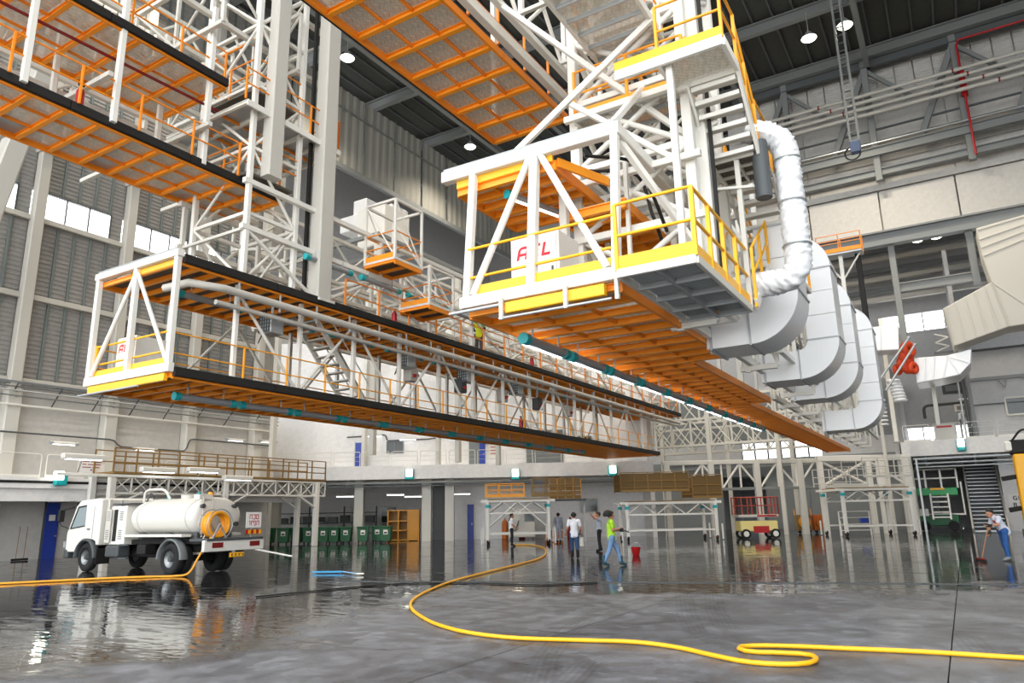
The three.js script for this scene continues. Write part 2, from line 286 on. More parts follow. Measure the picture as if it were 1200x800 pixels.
{
  const w = struct('walkway_slab', 'white concrete walkway edge along the ribbed wall', 'walkway');
  span(w, 'slab', XL, XW, 3.35, 3.85, -10, -34, M.wall); span(w, 'dark_edge_strip', XW - .02, XW + .03, 3.58, 3.7, -10, -28.2, M.black); span(w, 'beam', XW - .5, XW - .15, 2.75, 3.35, -10, -34, M.wall);
  guardrail('walkway_railing', 'white tubular guard railing along the walkway by the ribbed wall', [XW - .08, 3.85, -12], [XW - .08, 3.85, -28.5], 1.1, 2.05, M.white, undefined, false);
  const sg = thing('warning_sign', 'white warning notice with red lettering on the walkway railing by the ribbed wall', 'sign', [XW, 4.6, -20.2]);
  box(sg, 'sign_board', XW + .02, 4.5, -20.4, .03, .8, 1.35, M.white);
  const st = std('#ffffff', .5, 0, { map: sheet(256, 160, (g, a, b) => { g.fillStyle = '#f2f0ee'; g.fillRect(0, 0, a, b); g.fillStyle = '#a85a60'; for (const [y, ws] of [[30, [70, 40, 55]], [62, [40, 62, 60]], [94, [90, 75]]]) { let x = 34; for (const q of ws) { g.fillRect(x, y, q, 11); x += q + 12; } } g.fillStyle = '#555'; g.fillRect(118, 122, 20, 14); }) });
  const pl = mesh(sg, 'notice_print', new THREE.PlaneGeometry(1.25, .7), st, XW + .037, 4.5, -20.4); pl.rotation.y = Math.PI / 2;
  // ground floor under the walkway
  const r = struct('door_1', 'tall blue door in the white ground floor wall', 'door'); const z = -20.2;
  span(r, 'door_leaf', XL + .02, XL + .1, 0, 2.75, z + .3, z - .34, M.blue); span(r, 'door_frame', XL, XL + .07, 0, 2.85, z + .38, z + .3, M.dgrey);
  box(r, 'door_handle', XL + .13, 1.1, z - .24, .05, .05, .1, M.galv); box(r, 'door_sign', XL + .11, 2.0, z, .01, .3, .3, M.white);
  const o = struct('door_2', 'wide open doorway beside mops under the walkway', 'door');
  span(o, 'door_frame', XL - .1, XL + .1, 0, 2.7, -17.6, -17.75, M.white); span(o, 'door_lintel', XL - .1, XL + .1, 2.55, 2.7, -12.9, -17.6, M.white);
}
for (const [z, lb] of [[-18.45, 'mop with wooden stick leaning on the white wall'], [-18.8, 'squeegee leaning on the white wall by the blue door']]) { const t = thing('mop', lb, 'mop', [XL + .5, 0, z]); tube(t, 'handle', [XL + .7, .05, z], [XL + .12, 1.6, z - .3], .03, M.brown); rbox(t, 'mop_head', XL + .72, .06, z, .12, .1, .4, .03, M.black); }
{ const t = thing('flood_lamp', 'teal and white flood lamp on the walkway edge by the ribbed wall', 'light', [XW + .2, 3.8, -18.7]); rbox(t, 'lamp_housing', XW + .2, 3.75, -18.9, .3, .55, .55, .06, M.teal); rbox(t, 'lamp_glass', XW + .3, 3.95, -18.75, .22, .42, .42, .05, M.lampglow); tube(t, 'bracket', [XW, 3.7, -18.9], [XW + .2, 3.7, -18.9], .06, M.galv); }

// ---------- ceiling ----------
{
  const c = struct('ceiling', 'dark ribbed hangar ceiling with grey beams', 'ceiling');
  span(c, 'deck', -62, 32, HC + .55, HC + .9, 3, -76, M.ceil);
  for (let x = -60; x < 31; x += 1.5) bar(c, 'purlin', [x, HC + .45, 3], [x, HC + .45, -75], .14, M.purlin, .22);
  for (let z = -4; z > -74; z -= 8) ibeam(c, 'roof_beam', [-60, HC - .1, z], [31, HC - .1, z], .5, M.truss, .9);
  for (const x of [-35, -28, -12, -2, 12]) ibeam(c, 'roof_girder', [x, HC - .9, 2], [x, HC - .9, -74], .4, M.truss, .6);
}
// curtain wall high above the side bay and the far upper wall
{
  const c = struct('wall_curtain', 'pleated grey sheet wall hanging below the ceiling', 'wall');
  for (let k = 0; k < 9; k++) {
    const q = new THREE.PlaneGeometry(3.9, 7, 26, 1), a = q.attributes.position;
    for (let i = 0; i < a.count; i++) a.setZ(i, .05 * Math.sin(a.getX(i) * 7 + k) + .03 * Math.sin(a.getX(i) * 15 + k * 2));
    q.computeVertexNormals(); const m = mesh(c, 'sheet', q, M.curtain, XL, 33.4, -34 - 2 - k * 4); m.rotation.y = Math.PI / 2;
    bar(c, 'sheet_joint', [XL + .1, 30, -34 - k * 4], [XL + .1, 36.9, -34 - k * 4], .07, M.grey);
  }
  bar(c, 'rail', [XL + .15, 35, -34], [XL + .15, 35, -70], .12, M.truss); bar(c, 'bottom_beam', [XL, 29.8, -34], [XL, 29.8, -70], .35, M.truss, .5);
  const s = struct('wall_side_bay', 'far grey wall of the side bay seen behind the docks', 'wall');
  span(s, 'wall_body', -48.3, -48, 9, HC, -34.3, -76, M.wallgrey); span(s, 'wall_body', -48, -12, 12, HC, -74.3, -74, M.wallgrey);
  const r = struct('wall_right', 'plain grey side wall of the hangar', 'wall'); span(r, 'wall_body', 29.6, 30, 0, HC, 3, -74, M.wallgrey);
}

// ---------- back of the hall, set square to the view: two storeys with a walkway ----------
// local axes: x across, -z away from the camera
const DB = 52;
const pu = (px, d) => (px - 600) / FOCAL * d;
const py_ = (px, py, d) => 1.75 + (602 - (px - 600) * .0192 - py) / FOCAL * d;      // height of a pixel at distance d
{
  const w = struct('wall_back', 'white two-storey wall at the back with walkway and open ground floor', 'wall', [0, 0, 0], YAW);
  span(w, 'upper_wall', -24, 9.6, 5.25, 15, -55, -55.3, M.wall);
  span(w, 'walkway_slab', -25, 9.6, 4.3, 5.25, -DB, -63, M.wall);
  span(w, 'ground_wall', -4.8, 9.6, 0, 4.3, -55.4, -55.7, M.wall);
  span(w, 'recess_wall', -25, -6.4, 0, 4.3, -63, -63.3, M.wall); span(w, 'recess_side', -6.5, -6.2, 0, 4.3, -55, -63, M.wall);
  span(w, 'end_return', 9.6, 9.9, 0, 15, -DB - .3, -60, M.wall);
  for (const u of [-17.2, -11.2, -6.35, -4.7]) span(w, 'column', u - .32, u + .32, 0, 4.3, -53, -53.6, M.white2);
  for (const [u0, u1, y0, y1] of [[pu(452, 55), pu(471, 55), 6.4, 7.25], [pu(671, 55), pu(690, 55), 6.75, 7.35]]) { const i = struct('window_' + (u0 < 0 ? 11 : 12), u0 < 0 ? 'small dark window in the white upper back wall' : 'dark wide window above the walkway near the roller shutter', 'window', [0, 0, 0], YAW); span(i, 'pane', u0, u1, y0, y1, -54.99, -54.97, M.darkglass); for (const y of [y0, y1]) bar(i, 'window_frame', [u0, y, -54.95], [u1, y, -54.95], .07, M.grey); for (const u of [u0, u1, (u0 + u1) / 2]) bar(i, 'window_frame', [u, y0, -54.95], [u, y1, -54.95], .07, M.grey); }
  for (let k = 0; k < 2; k++) { const a = [419, 563][k], d = struct('door_' + (3 + k), ['narrow blue door beside the small window on the upper walkway', 'blue door beside a grey doorway on the upper walkway'][k], 'door', [0, 0, 0], YAW), u = pu(a, 55); span(d, 'door_leaf', u - .22, u + .22, 5.25, 7.2, -54.9, -54.98, M.blue); span(d, 'door_frame', u - (k ? 1.0 : .3), u - .24, 5.25, 7.3, -54.92, -54.98, k ? M.grey : M.white2); box(d, 'door_handle', u + .12, 6.2, -54.88, .05, .12, .05, M.galv); }
  const d5 = struct('door_5', 'tall narrow blue door in the white ground floor wall at the back', 'door', [0, 0, 0], YAW), u5 = pu(549, 55.4); span(d5, 'door_leaf', u5 - .24, u5 + .24, 0, 2.5, -55.3, -55.4, M.blue); box(d5, 'door_handle', u5 + .1, 1.1, -55.27, .05, .15, .05, M.galv); span(d5, 'door_frame', u5 + .24, u5 + .32, 0, 2.6, -55.32, -55.4, M.white2);
  const shutter = (n, label, u0, u1, y0, y1, d, open) => { const r = struct(n, label, 'door', [0, 0, 0], YAW), c = Math.round((y1 - y0) / .22); for (let k = 0; k < c; k++) { const y = y0 + open + (y1 - y0 - open) * (k + .5) / c; bar(r, 'shutter_slat', [u0, y, -d], [u1, y, -d], .05, M.grey, (y1 - y0 - open) / c * .92); } span(r, 'shutter_back', u0, u1, y0, y1, -d - .1, -d - .15, M.grey); for (const u of [u0, u1]) bar(r, 'shutter_rail', [u, y0, -d + .02], [u, y1, -d + .02], .12, M.grey); };
  shutter('door_6', 'grey roller shutter left slightly open on the ground floor', -6.1, -4.95, 0, 4.25, 55.3, .55);
  shutter('door_7', 'grey roller shutter above the upper walkway', pu(615, 55), pu(656, 55), 5.25, 7.9, 54.9, 0);
  const wd = struct('window_13', 'wide dark window in the ground floor wall behind the workers', 'window', [0, 0, 0], YAW), q0 = pu(674, 55.4), q1 = pu(694, 55.4); span(wd, 'pane', q0, q1, 1.75, 2.75, -55.36, -55.38, M.darkglass); for (const y of [1.75, 2.75]) bar(wd, 'window_frame', [q0, y, -55.34], [q1, y, -55.34], .08, M.white2); for (const u of [q0, q1]) bar(wd, 'window_frame', [u, 1.75, -55.34], [u, 2.75, -55.34], .08, M.white2);
  for (const [k, a, b] of [[14, 413, 427], [15, 448, 464]]) { const i = struct('window_' + k, k === 14 ? 'plain beige door panel at the back of the bin recess' : 'dark framed opening at the back of the bin recess', 'window', [0, 0, 0], YAW); span(i, 'pane', pu(a, 63), pu(b, 63), .6, 2.5, -62.9, -62.96, k === 14 ? M.offwhite : M.darkglass); span(i, 'window_frame', pu(a, 63) - .1, pu(b, 63) + .1, 2.5, 2.62, -62.88, -62.97, M.white2); }
  const r = thing('walkway_railing', 'white tubular guard railing along the upper walkway at the back', 'railing', [0, 0, 0], YAW);
  for (let u = -19; u < 9; u += 2.05) { elbowed(r, 'rail_loop', [[u, 5.25, -DB - .1], [u, 6.25, -DB - .1], [u + 1.85, 6.25, -DB - .1], [u + 1.85, 5.25, -DB - .1]], .05, M.white, .12); for (const y of [5.6, 5.9]) tube(r, 'rail', [u, y, -DB - .1], [u + 1.85, y, -DB - .1], .02, M.white2); }
  for (const [y, d, m, lb] of [[4.05, .14, M.galv, 'thick galvanised pipe under the back walkway'], [3.85, .09, M.grey, 'thin grey pipe under the back walkway'], [4.12, .1, M.white2, 'white pipe under the back walkway']]) { const p = thing('service_pipe', lb, 'pipe', [0, 0, 0], YAW); tube(p, 'pipe_run', [-17, y, -DB - .35 - d * 3], [9.4, y, -DB - .35 - d * 3], d, m); for (let u = -16; u < 9; u += 4) bar(p, 'hanger', [u, y, -DB - .35 - d * 3], [u, 4.3, -DB - .35 - d * 3], .03, M.galv); }
  const c = thing('conduit', 'dark stepped conduit on the white upper back wall', 'conduit', [0, 0, 0], YAW); const cy = (a, b) => [pu(a, 54.9), py_(a, b, 54.9), -54.9];
  elbowed(c, 'conduit_run', [cy(405, 515), cy(450, 512), cy(452, 519), cy(500, 517), cy(550, 510), cy(612, 506)], .1, M.dgrey, .1);
  const L = (px, py, d, on = true) => { const u = pu(px, d), y = py_(px, py, d), t = thing('batten_light', d > 54 ? 'lit fluorescent batten on the upper back wall' : 'lit fluorescent batten under the back walkway', 'light', [0, 0, 0], YAW, d > 54 ? 'battens on the back wall' : 'battens under the back walkway'); bar(t, 'lamp_body', [u - .65, y + .07, -d], [u + .65, y + .07, -d], .12, M.white2, .08); bar(t, 'lit_tube', [u - .6, y, -d], [u + .6, y, -d], .08, M.tubeglow, .06); };
  for (const [a, b] of [[436, 514], [476, 518], [522, 513], [462, 500]]) L(a, b, 54.8);
  for (const [a, b] of [[405, 583], [463, 581], [483, 583], [539, 580]]) L(a, b, 53.5);
  for (const [a, b] of [[479, 556], [601, 556], [713, 552]]) { const u = pu(a, DB), y = py_(a, b, DB), t = thing('flood_lamp', 'teal flood lamp with white glass on the back walkway edge', 'light', [0, 0, 0], YAW, 'flood lamps on the back walkway'); rbox(t, 'lamp_housing', u, y - .1, -DB + .14, .62, .75, .24, .06, M.teal); rbox(t, 'lamp_glass', u, y, -DB + .28, .45, .52, .1, .04, M.lampglow); }
  // round hose reel and red notice by the shutter
  const hr = thing('hose_reel', 'round red fire hose reel on the upper back wall', 'hose reel', [0, 0, 0], YAW), hu = pu(567, 54.6), hy = py_(567, 517, 54.6); const hm = mesh(hr, 'reel', new THREE.CylinderGeometry(.3, .3, .22, 20), M.red, hu, hy, -54.6); hm.rotation.x = Math.PI / 2; box(hr, 'bracket', hu, hy, -54.8, .12, .4, .3, M.darkred);
  const nb = thing('notice_board', 'white notice with red lines and border beside the hose reel', 'sign', [0, 0, 0], YAW), nu = pu(576, 54.9); box(nb, 'board', nu, 6.6, -54.93, .75, 1.5, .05, M.white); for (let k = 0; k < 4; k++) box(nb, 'red_line', nu, 6.2 + k * .24, -54.9, .45, .06, .012, M.red);
}

// ---------- end wall on the right: walkway, recess with louvres, beams and pipes above ----------
{
  const e = struct('wall_end', 'tall end wall with grey trusses, white panels and an open recess', 'wall');
  span(e, 'walkway_slab', -3.45, 29, 5.25, 6.3, -60, -75, M.wall); span(e, 'recess_side', 2.35, 2.6, 0, 5.25, -61.4, -71.4, M.wallgrey); span(e, 'side_wall', 28.8, 29.6, 0, 22, -61, -75, M.wallgrey);
  span(e, 'ground_wall', 2.3, 29, 0, 5.25, -61, -61.4, M.wallgrey); span(e, 'recess_back', -3.5, 2.3, 0, 5.25, -71, -71.4, M.wallgrey); span(e, 'recess_side', -3.9, -3.6, 0, 12.5, -61, -75, M.wallgrey);
  for (const x of [-3.35]) { bar(e, 'column', [x, 0, -60.4], [x, 5.25, -60.4], .9, M.white2, .6); bar(e, 'downpipe', [x + .75, 0, -60.1], [x + .75, 5.1, -60.1], .14, M.galv); }
  span(e, 'upper_wall', 1.45, 29, 6.3, 13.1, -64, -64.4, M.wallgrey);
  bar(e, 'wall_trim', [1.4, 13.1, -63.9], [29, 13.1, -63.9], .15, M.dgrey); bar(e, 'wall_trim', [1.4, 10.9, -63.9], [29, 10.9, -63.9], .1, M.grey, .25); bar(e, 'wall_edge', [1.4, 6.3, -63.9], [1.4, 13.1, -63.9], .25, M.grey);
  for (let x = 3.2; x < 10; x += 1.5) { bar(e, 'tray_bracket', [x, 10.8, -63.5], [x + .45, 10.1, -63.5], .07, M.grey); bar(e, 'tray_bracket', [x + .45, 10.1, -63.5], [x + .6, 10.8, -63.5], .07, M.grey); }
  bar(e, 'wall_conduit', [1.4, 9.0, -63.9], [12, 9.0, -63.9], .09, M.dgrey);
  for (const x of [1.4, 29]) span(e, 'side_wall', x - .3, x, 6.3, 21.5, -64.4, -74, M.wallgrey);
  span(e, 'far_wall', -14, 29, 12, 17.4, -74.6, -75, M.wallgrey); span(e, 'far_wall', -14, 29, 19.1, HC, -74.6, -75, M.wallgrey); span(e, 'far_wall_low', -3.6, 1.4, 8.6, 12, -74.6, -75, M.wallgrey);
  span(e, 'far_wall_low', -3.6, 1.4, 6, 7.2, -74.6, -75, M.wallgrey);
  for (let k = 0; k < 12; k++) bar(e, 'louvre_blade', [-9, 20.2 + k * .95, -72 - (k % 2) * .5], [4.2, 20.2 + k * .95, -72 - (k % 2) * .5], .5, k % 2 ? M.grey : M.offwhite, .42);
  // beam above the recess, white panel band, truss zone
  ibeam(e, 'crane_girder', [-13, 21.75, -59.6], [29, 21.75, -59.6], .7, M.grey, 1.15);
  bar(e, 'girder_post', [-2.2, 12.5, -60], [-2.2, 21.2, -60], .45, M.truss); bar(e, 'girder_post', [2.9, 17.2, -60], [2.9, 21.2, -60], .5, M.grey); ibeam(e, 'cross_beam', [-2.2, 17.8, -60], [3, 17.8, -60], .4, M.truss, .7);
  span(e, 'wall_base', -14, 29, 22.2, HC, -62.2, -62.6, M.panel);
  for (let x = -13.2; x < 29; x += 5.3) { span(e, 'white_panel', x + .06, x + 5.24, 23.05, 26.4, -61.6, -62.2, M.panel); span(e, 'panel_sill', x, x + 5.3, 22.35, 22.95, -61.4, -62.2, M.panel); span(e, 'panel_cap', x, x + 5.3, 26.5, 27.0, -61.5, -62.2, M.panel); }
  for (let x = -13; x < 29; x += 5.3) for (const [y0, y1] of [[27.1, 28.9], [29.1, 30.4], [31.0, 33.2]]) span(e, 'wall_block', x + .04, x + 5.26, y0, y1, -62.0, -62.2, M.panel);
  span(e, 'brick_strip', -13, 29, 30.45, 30.95, -62.0, -62.2, M.brick);
  for (let x = -13; x < 29; x += 1.35) mesh(e, 'ribbed_panel', (corrGeo(1.25, 3.2)), M.panel, x, 34.0, -61.9).rotation.y = -Math.PI / 2;
  ibeam(e, 'truss_chord', [-13, 27.6, -60.6], [29, 27.6, -60.6], .4, M.truss, .6); ibeam(e, 'truss_chord', [-13, 29.3, -60.3], [29, 29.3, -60.3], .4, M.truss, .75); ibeam(e, 'truss_chord', [-13, 37.2, -60.5], [29, 37.2, -60.5], .4, M.purlin, .8);
  bar(e, 'thin_chord', [-13, 31.3, -60.6], [29, 31.3, -60.6], .14, M.dgrey); bar(e, 'light_rail', [-13, 29.9, -60.0], [29, 29.9, -60.0], .12, M.galv);
  for (let x = -8.6; x < 26; x += 6.3) { bar(e, 'truss_post', [x, 26.9, -60.6], [x, 37.5, -60.6], .5, M.truss); bar(e, 'truss_brace', [x, 36.8, -60.7], [x - 3.1, 29.6, -60.7], .45, M.truss); bar(e, 'truss_brace', [x, 36.8, -60.7], [x + 3.1, 33.4, -60.7], .3, M.truss); }
  for (let k = 0; k < 4; k++) { const y = 34.0 - k * .62, p = thing('wall_pipe', ['topmost', 'second', 'third', 'lowest'][k] + ' of four white pipes across the end wall truss', 'pipe', [-12, y, -59.6 + k * .1]); tube(p, 'pipe_run', [-12, y, -59.6 + k * .1], [29, y, -59.6 + k * .1], .3, M.offwhite); for (const x of [-6 + k * .9, 3.6 + k * .9, 12 + k]) tube(p, 'red_collar', [x, y, -59.6 + k * .1], [x + .12, y, -59.6 + k * .1], .35, M.darkred); }
  const rp = thing('sprinkler_riser', 'thin red sprinkler riser down the end wall truss', 'pipe', [4.2, 27, -59.9]); elbowed(rp, 'riser_pipe', [[4.2, 27, -59.9], [4.2, 36.6, -59.9], [14, 36.6, -59.9]], .16, M.red, .3); for (let k = 0; k < 4; k++) tube(rp, 'red_valve', [4.2, 31.9 + k * .62, -60], [4.2, 32.3 + k * .62, -60], .45, M.red);
  guardrail('walkway_railing', 'white tubular guard railing along the end wall walkway', [-3.3, 6.3, -60.1], [14, 6.3, -60.1], 1.15, 2.0, M.white, undefined, true);
  const sg = thing('warning_sign', 'grey board with red lettering on the end walkway railing', 'sign', [-1, 7, -60]); box(sg, 'board', -.55, 6.85, -60.02, 1.3, 1.05, .04, M.white2); box(sg, 'red_line', -.55, 7.22, -59.99, .95, .14, .01, M.red);
  // strip windows letting daylight in
  for (const [k, x0, x1, y0, y1, z, lb] of [[16, -4.5, 2.4, 17.4, 19.1, -74.8, 'bright strip window far behind the recess louvres'], [17, -3.6, 1.4, 7.2, 8.6, -74.8, 'low bright window behind the end wall walkway']]) {
    const i = struct('window_' + k, lb, 'window'); for (let q = 0; q <= 4; q++) bar(i, 'mullion', [x0 + (x1 - x0) * q / 4, y0, z], [x0 + (x1 - x0) * q / 4, y1, z], .1, M.grey); for (let q = 0; q < 4; q++) box(i, 'pane', x0 + (x1 - x0) * (q + .5) / 4, (y0 + y1) / 2, z, (x1 - x0) / 4 - .1, y1 - y0, .01, M.glass);
  }
  span(e, 'far_wall_mid', -14, -4.5, 17.4, 19.1, -74.6, -75, M.wallgrey); span(e, 'far_wall_mid', 2.4, 29, 17.4, 19.1, -74.6, -75, M.wallgrey);
  const wx = struct('window_18', 'square dark window in the grey wall above the end walkway', 'window'); span(wx, 'pane', 3.5, 6, 8.1, 9.35, -63.9, -63.95, M.darkglass); for (const y of [8.1, 9.35]) bar(wx, 'window_frame', [3.5, y, -63.88], [6, y, -63.88], .12, M.white2); bar(wx, 'window_frame', [3.5, 8.1, -63.88], [3.5, 9.35, -63.88], .12, M.white2);
  // stair up to the walkway
  const st = thing('concrete_stair', 'grey straight stair rising under the end wall walkway', 'stairs', [1.2, 0, -60.4]);
  for (let k = 0; k < 20; k++) span(st, 'tread', .3, 2.2, k * .26, k * .26 + .05, -60.6 - k * .27, -60.95 - k * .27, M.galv), span(st, 'riser', .3, 2.2, k * .26 - .2, k * .26, -60.92 - k * .27, -60.95 - k * .27, M.dgrey);
  for (const x of [.22, 2.28]) bar(st, 'stringer', [x, .05, -60.4], [x, 5.4, -66], .12, M.offwhite, .35);
  const lt = std('#ffffff', .6, 0, { map: sheet(128, 128, (g, a, b) => { g.fillStyle = '#b9b9ba'; g.fillRect(0, 0, a, b); g.fillStyle = '#1a1a1a'; g.font = 'bold 52px sans-serif'; g.textAlign = 'center'; g.fillText('GF', 64, 54); g.fillText('B T', 64, 112); }) });
  const ld = thing('wall_marking', 'black painted letters on the grey ground floor wall', 'marking', [3, 2, -60.97]); mesh(ld, 'painted_letters', new THREE.PlaneGeometry(1, 1), lt, 3.05, 1.95, -60.98);
  // flood lamp and pipes under the walkway
  const fl = thing('flood_lamp', 'teal flood lamp with white glass on the end wall walkway edge', 'light', [.3, 5.9, -59.9]); rbox(fl, 'lamp_housing', .3, 5.85, -59.85, .55, .85, .3, .08, M.teal); rbox(fl, 'lamp_glass', .3, 6.0, -59.68, .42, .55, .12, .05, M.lampglow);
  for (const [y, z] of [[5.05, -60.3], [4.75, -60.7], [4.5, -61]]) { const p = thing('service_pipe', ['thick', 'middle', 'thin'][Math.round((5.05 - y) / .28)] + ' galvanised pipe under the end wall walkway', 'pipe', [-2.6, y, z]); tube(p, 'pipe_run', [-2.8, y, z], [14, y, z], .12 + (y - 4.4) * .2, M.galv); for (let x = -2; x < 13; x += 3) bar(p, 'hanger', [x, y, z], [x, 5.25, z], .04, M.galv); }
  // far wall under the docks
  const WF0 = -16.6, WF1 = -9.8;
  const f = struct('wall_far', 'dark low wall far under the docks with a roller shutter', 'wall');
  span(f, 'wall_body', -34, -3.6, 4.6, 6.1, -67, -67.4, M.grey); span(f, 'wall_body', -34, -18.6, 0, 4.6, -67, -67.4, M.grey); span(f, 'wall_body', -14.8, -3.6, 0, 4.6, -67, -67.4, M.grey); span(f, 'store_wall', -19, -14.4, 0, 4.9, -73.6, -74, M.grey); for (const x of [-18.9, -14.8]) span(f, 'store_wall', x, x + .3, 0, 4.9, -67.4, -73.6, M.grey); span(f, 'store_ceiling', -19, -14.4, 4.7, 5, -67.4, -74, M.grey); span(f, 'wall_body', -34, -3.6, 7.5, 12.2, -67, -67.4, M.grey); span(f, 'wall_top', -34, -3.6, 12.2, 12.5, -67, -75, M.wallgrey);
  for (let k = 0; k < 16; k++) bar(f, 'shutter_slat', [-14.4, .15 + k * .25, -66.9], [-11.2, .15 + k * .25, -66.9], .06, M.grey, .23);
  ibeam(f, 'beam', [-24, 5.6, -66.4], [-4, 5.6, -66.4], .4, M.truss, .5);
  const i = struct('window_19', 'bright band of windows beneath the far end of the docks', 'window'); for (let q = 0; q <= 6; q++) bar(i, 'mullion', [WF0 + q * (WF1 - WF0) / 6, 6.1, -67.2], [WF0 + q * (WF1 - WF0) / 6, 7.5, -67.2], .14, M.dgrey); for (let q = 0; q < 6; q++) box(i, 'pane', WF0 + (q + .5) * (WF1 - WF0) / 6, 6.8, -67.2, (WF1 - WF0) / 6 - .14, 1.4, .01, M.glass); span(f, 'wall_body', -34, WF0, 6.1, 7.5, -67, -67.4, M.wallgrey); span(f, 'wall_body', WF1, -3.6, 6.1, 7.5, -67, -67.4, M.wallgrey);
}

// ---------- telescopic docking platforms ----------
// underside of a platform: cross joists, edge beams, floor panels
function deck(t, x0, x1, z0, z1, y, pitch, o = {}) {
  const n = Math.round((z0 - z1) / pitch), p = (z0 - z1) / n, cols = o.cols || 2, jm = o.jm || M.orange, pm = o.pm || M.mesh, jh = o.jh || .13, jw = o.jw || .1;
  for (let k = 0; k <= n; k++) ibeam(t, 'joist', [x0, y - jh / 2, z0 - k * p], [x1, y - jh / 2, z0 - k * p], jw, jm, jh);
  for (let k = 0; k < n; k++) { const c = z0 - (k + .5) * p > (o.far || -99) ? cols : 1, w = (x1 - x0) / c; for (let i = 0; i < c; i++) box(t, 'floor_panel', x0 + (i + .5) * w, y + .02, z0 - (k + .5) * p, w - .04, .035, p - .02, (o.gaps && o.gaps(k, i)) ? M.galv : pm); }
  const runs = Math.max(1, Math.round((z0 - z1) / 3.2)), rl = (z0 - z1) / runs;
  for (let k = 0; k < runs; k++) {
    const a = z0 - k * rl, b = a - rl + .02;
    for (const [s, x] of [[-1, x0], [1, x1]]) {
      bar(t, 'edge_beam', [x, y - .06, a], [x, y - .06, b], .07, o.em || M.orange2, .2);
      if (o.bumper === s || o.bumper === 2) bar(t, 'bumper_strip', [x + s * .09, y + .02, a], [x + s * .09, y + .02, b], .13, M.black, .24);
    }
  }
  for (const i of [1, 2]) if (o.strings !== false) bar(t, 'stringer', [x0 + (x1 - x0) * i / 3, y - .05, z0], [x0 + (x1 - x0) * i / 3, y - .05, z1], .05, M.orange2, .08);
}
function railing(t, a, b, pitch, mat, o = {}) {       // posts and two rails as parts of a thing
  a = vec(a); b = vec(b); const n = Math.max(1, Math.round(a.distanceTo(b) / pitch)), h = o.h || 1.1, d = o.d || .05;
  for (let k = 0; k <= n; k++) { const p = a.clone().lerp(b, k / n); bar(t, 'rail_post', p, p.clone().add(V(0, h, 0)), d * 1.15, mat); }
  for (const y of o.levels || [h, h * .52]) tube(t, 'handrail', a.clone().add(V(0, y, 0)), b.clone().add(V(0, y, 0)), d, mat);
  if (o.toe) bar(t, 'toe_board', a.clone().add(V(0, .1, 0)), b.clone().add(V(0, .1, 0)), .02, o.toe, .18);
}
function lattice(t, a, b, up, n, w, mat, o = {}) {    // flat truss: two chords from a to b, 'up' apart, posts and diagonals
  a = vec(a); b = vec(b); up = vec(up); const at = (k, s) => a.clone().lerp(b, k / n).addScaledVector(up, s);
  w *= .85; bar(t, 'chord', at(0, 0), at(n, 0), w * 1.35, mat); bar(t, 'chord', at(0, 1), at(n, 1), w * 1.35, mat);
  for (let k = 0; k <= n; k++) if (!o.nopost) bar(t, 'post', at(k, 0), at(k, 1), w, mat);
  for (let k = 0; k < n; k++) { const f = (k + (o.flip || 0)) % 2; tube(t, 'brace', at(k, f), at(k + 1, 1 - f), w * .85, mat); if (o.cross) tube(t, 'brace', at(k, 1 - f), at(k + 1, f), w * .85, mat); }
}
function tower(t, x0, x1, z0, z1, y0, y1, n, w, mat, o = {}) {      // four-legged lattice mast
  const c = [[x0, z0], [x1, z0], [x1, z1], [x0, z1]];
  for (const [x, z] of c) bar(t, 'leg', [x, y0, z], [x, y1, z], w, mat);
  for (let k = 0; k <= n; k++) for (let i = 0; i < 4; i++) {
    const [ax, az] = c[i], [bx, bz] = c[(i + 1) % 4], y = y0 + (y1 - y0) * k / n, yb = y0 + (y1 - y0) * (k + 1) / n;
    bar(t, 'cross_rail', [ax, y, az], [bx, y, bz], w * .7, mat);
    if (k < n) { const f = (k + i) % 2; tube(t, 'brace', [f ? ax : bx, y, f ? az : bz], [f ? bx : ax, yb, f ? bz : az], w * .62, mat); if (o.cross) tube(t, 'brace', [f ? bx : ax, y, f ? bz : az], [f ? ax : bx, yb, f ? az : bz], w * .62, mat); }
  }
}
function aelCabinet(label, x, y, z, w, h, d) {
  const t = thing('electrical_cabinet', label, 'cabinet', [x, y, z]);
  rbox(t, 'cabinet_body', x, y + h / 2 + .06, z, w, h, d, .025, M.white); box(t, 'plinth', x, y + .03, z, w - .04, .06, d - .04, M.dgrey);
  const dr = sub(t, 'door'); box(dr, 'door_leaf', x, y + h / 2 + .06, z + d / 2 + .012, w - .1, h - .1, .025, M.white); box(dr, 'handle', x + w * .38, y + h * .45, z + d / 2 + .035, .03, .12, .03, M.dgrey);
  const mt = std('#ffffff', .45, 0, { map: sheet(512, 200, (g, a, b) => {
    g.fillStyle = '#e9e7e1'; g.fillRect(0, 0, a, b); g.fillStyle = '#d01430'; g.transform(1, 0, -.22, 1, 44, 0);
    g.strokeStyle = '#d01430'; g.lineWidth = 34; g.lineJoin = 'round';
    g.beginPath(); g.moveTo(40, 180); g.lineTo(40, 70); g.quadraticCurveTo(44, 36, 84, 36); g.lineTo(148, 36); g.lineTo(148, 180); g.moveTo(40, 118); g.lineTo(148, 118); g.stroke();
    g.beginPath(); g.moveTo(312, 36); g.lineTo(212, 36); g.lineTo(212, 164); g.lineTo(312, 164); g.moveTo(212, 100); g.lineTo(300, 100); g.stroke();
    g.beginPath(); g.moveTo(366, 20); g.lineTo(366, 164); g.lineTo(462, 164); g.stroke();
  }) });
  mesh(dr, 'logo_print', new THREE.PlaneGeometry(w * .8, w * .8 * .39), mt, x, y + h * .78, z + d / 2 + .0275);
  return t;
}
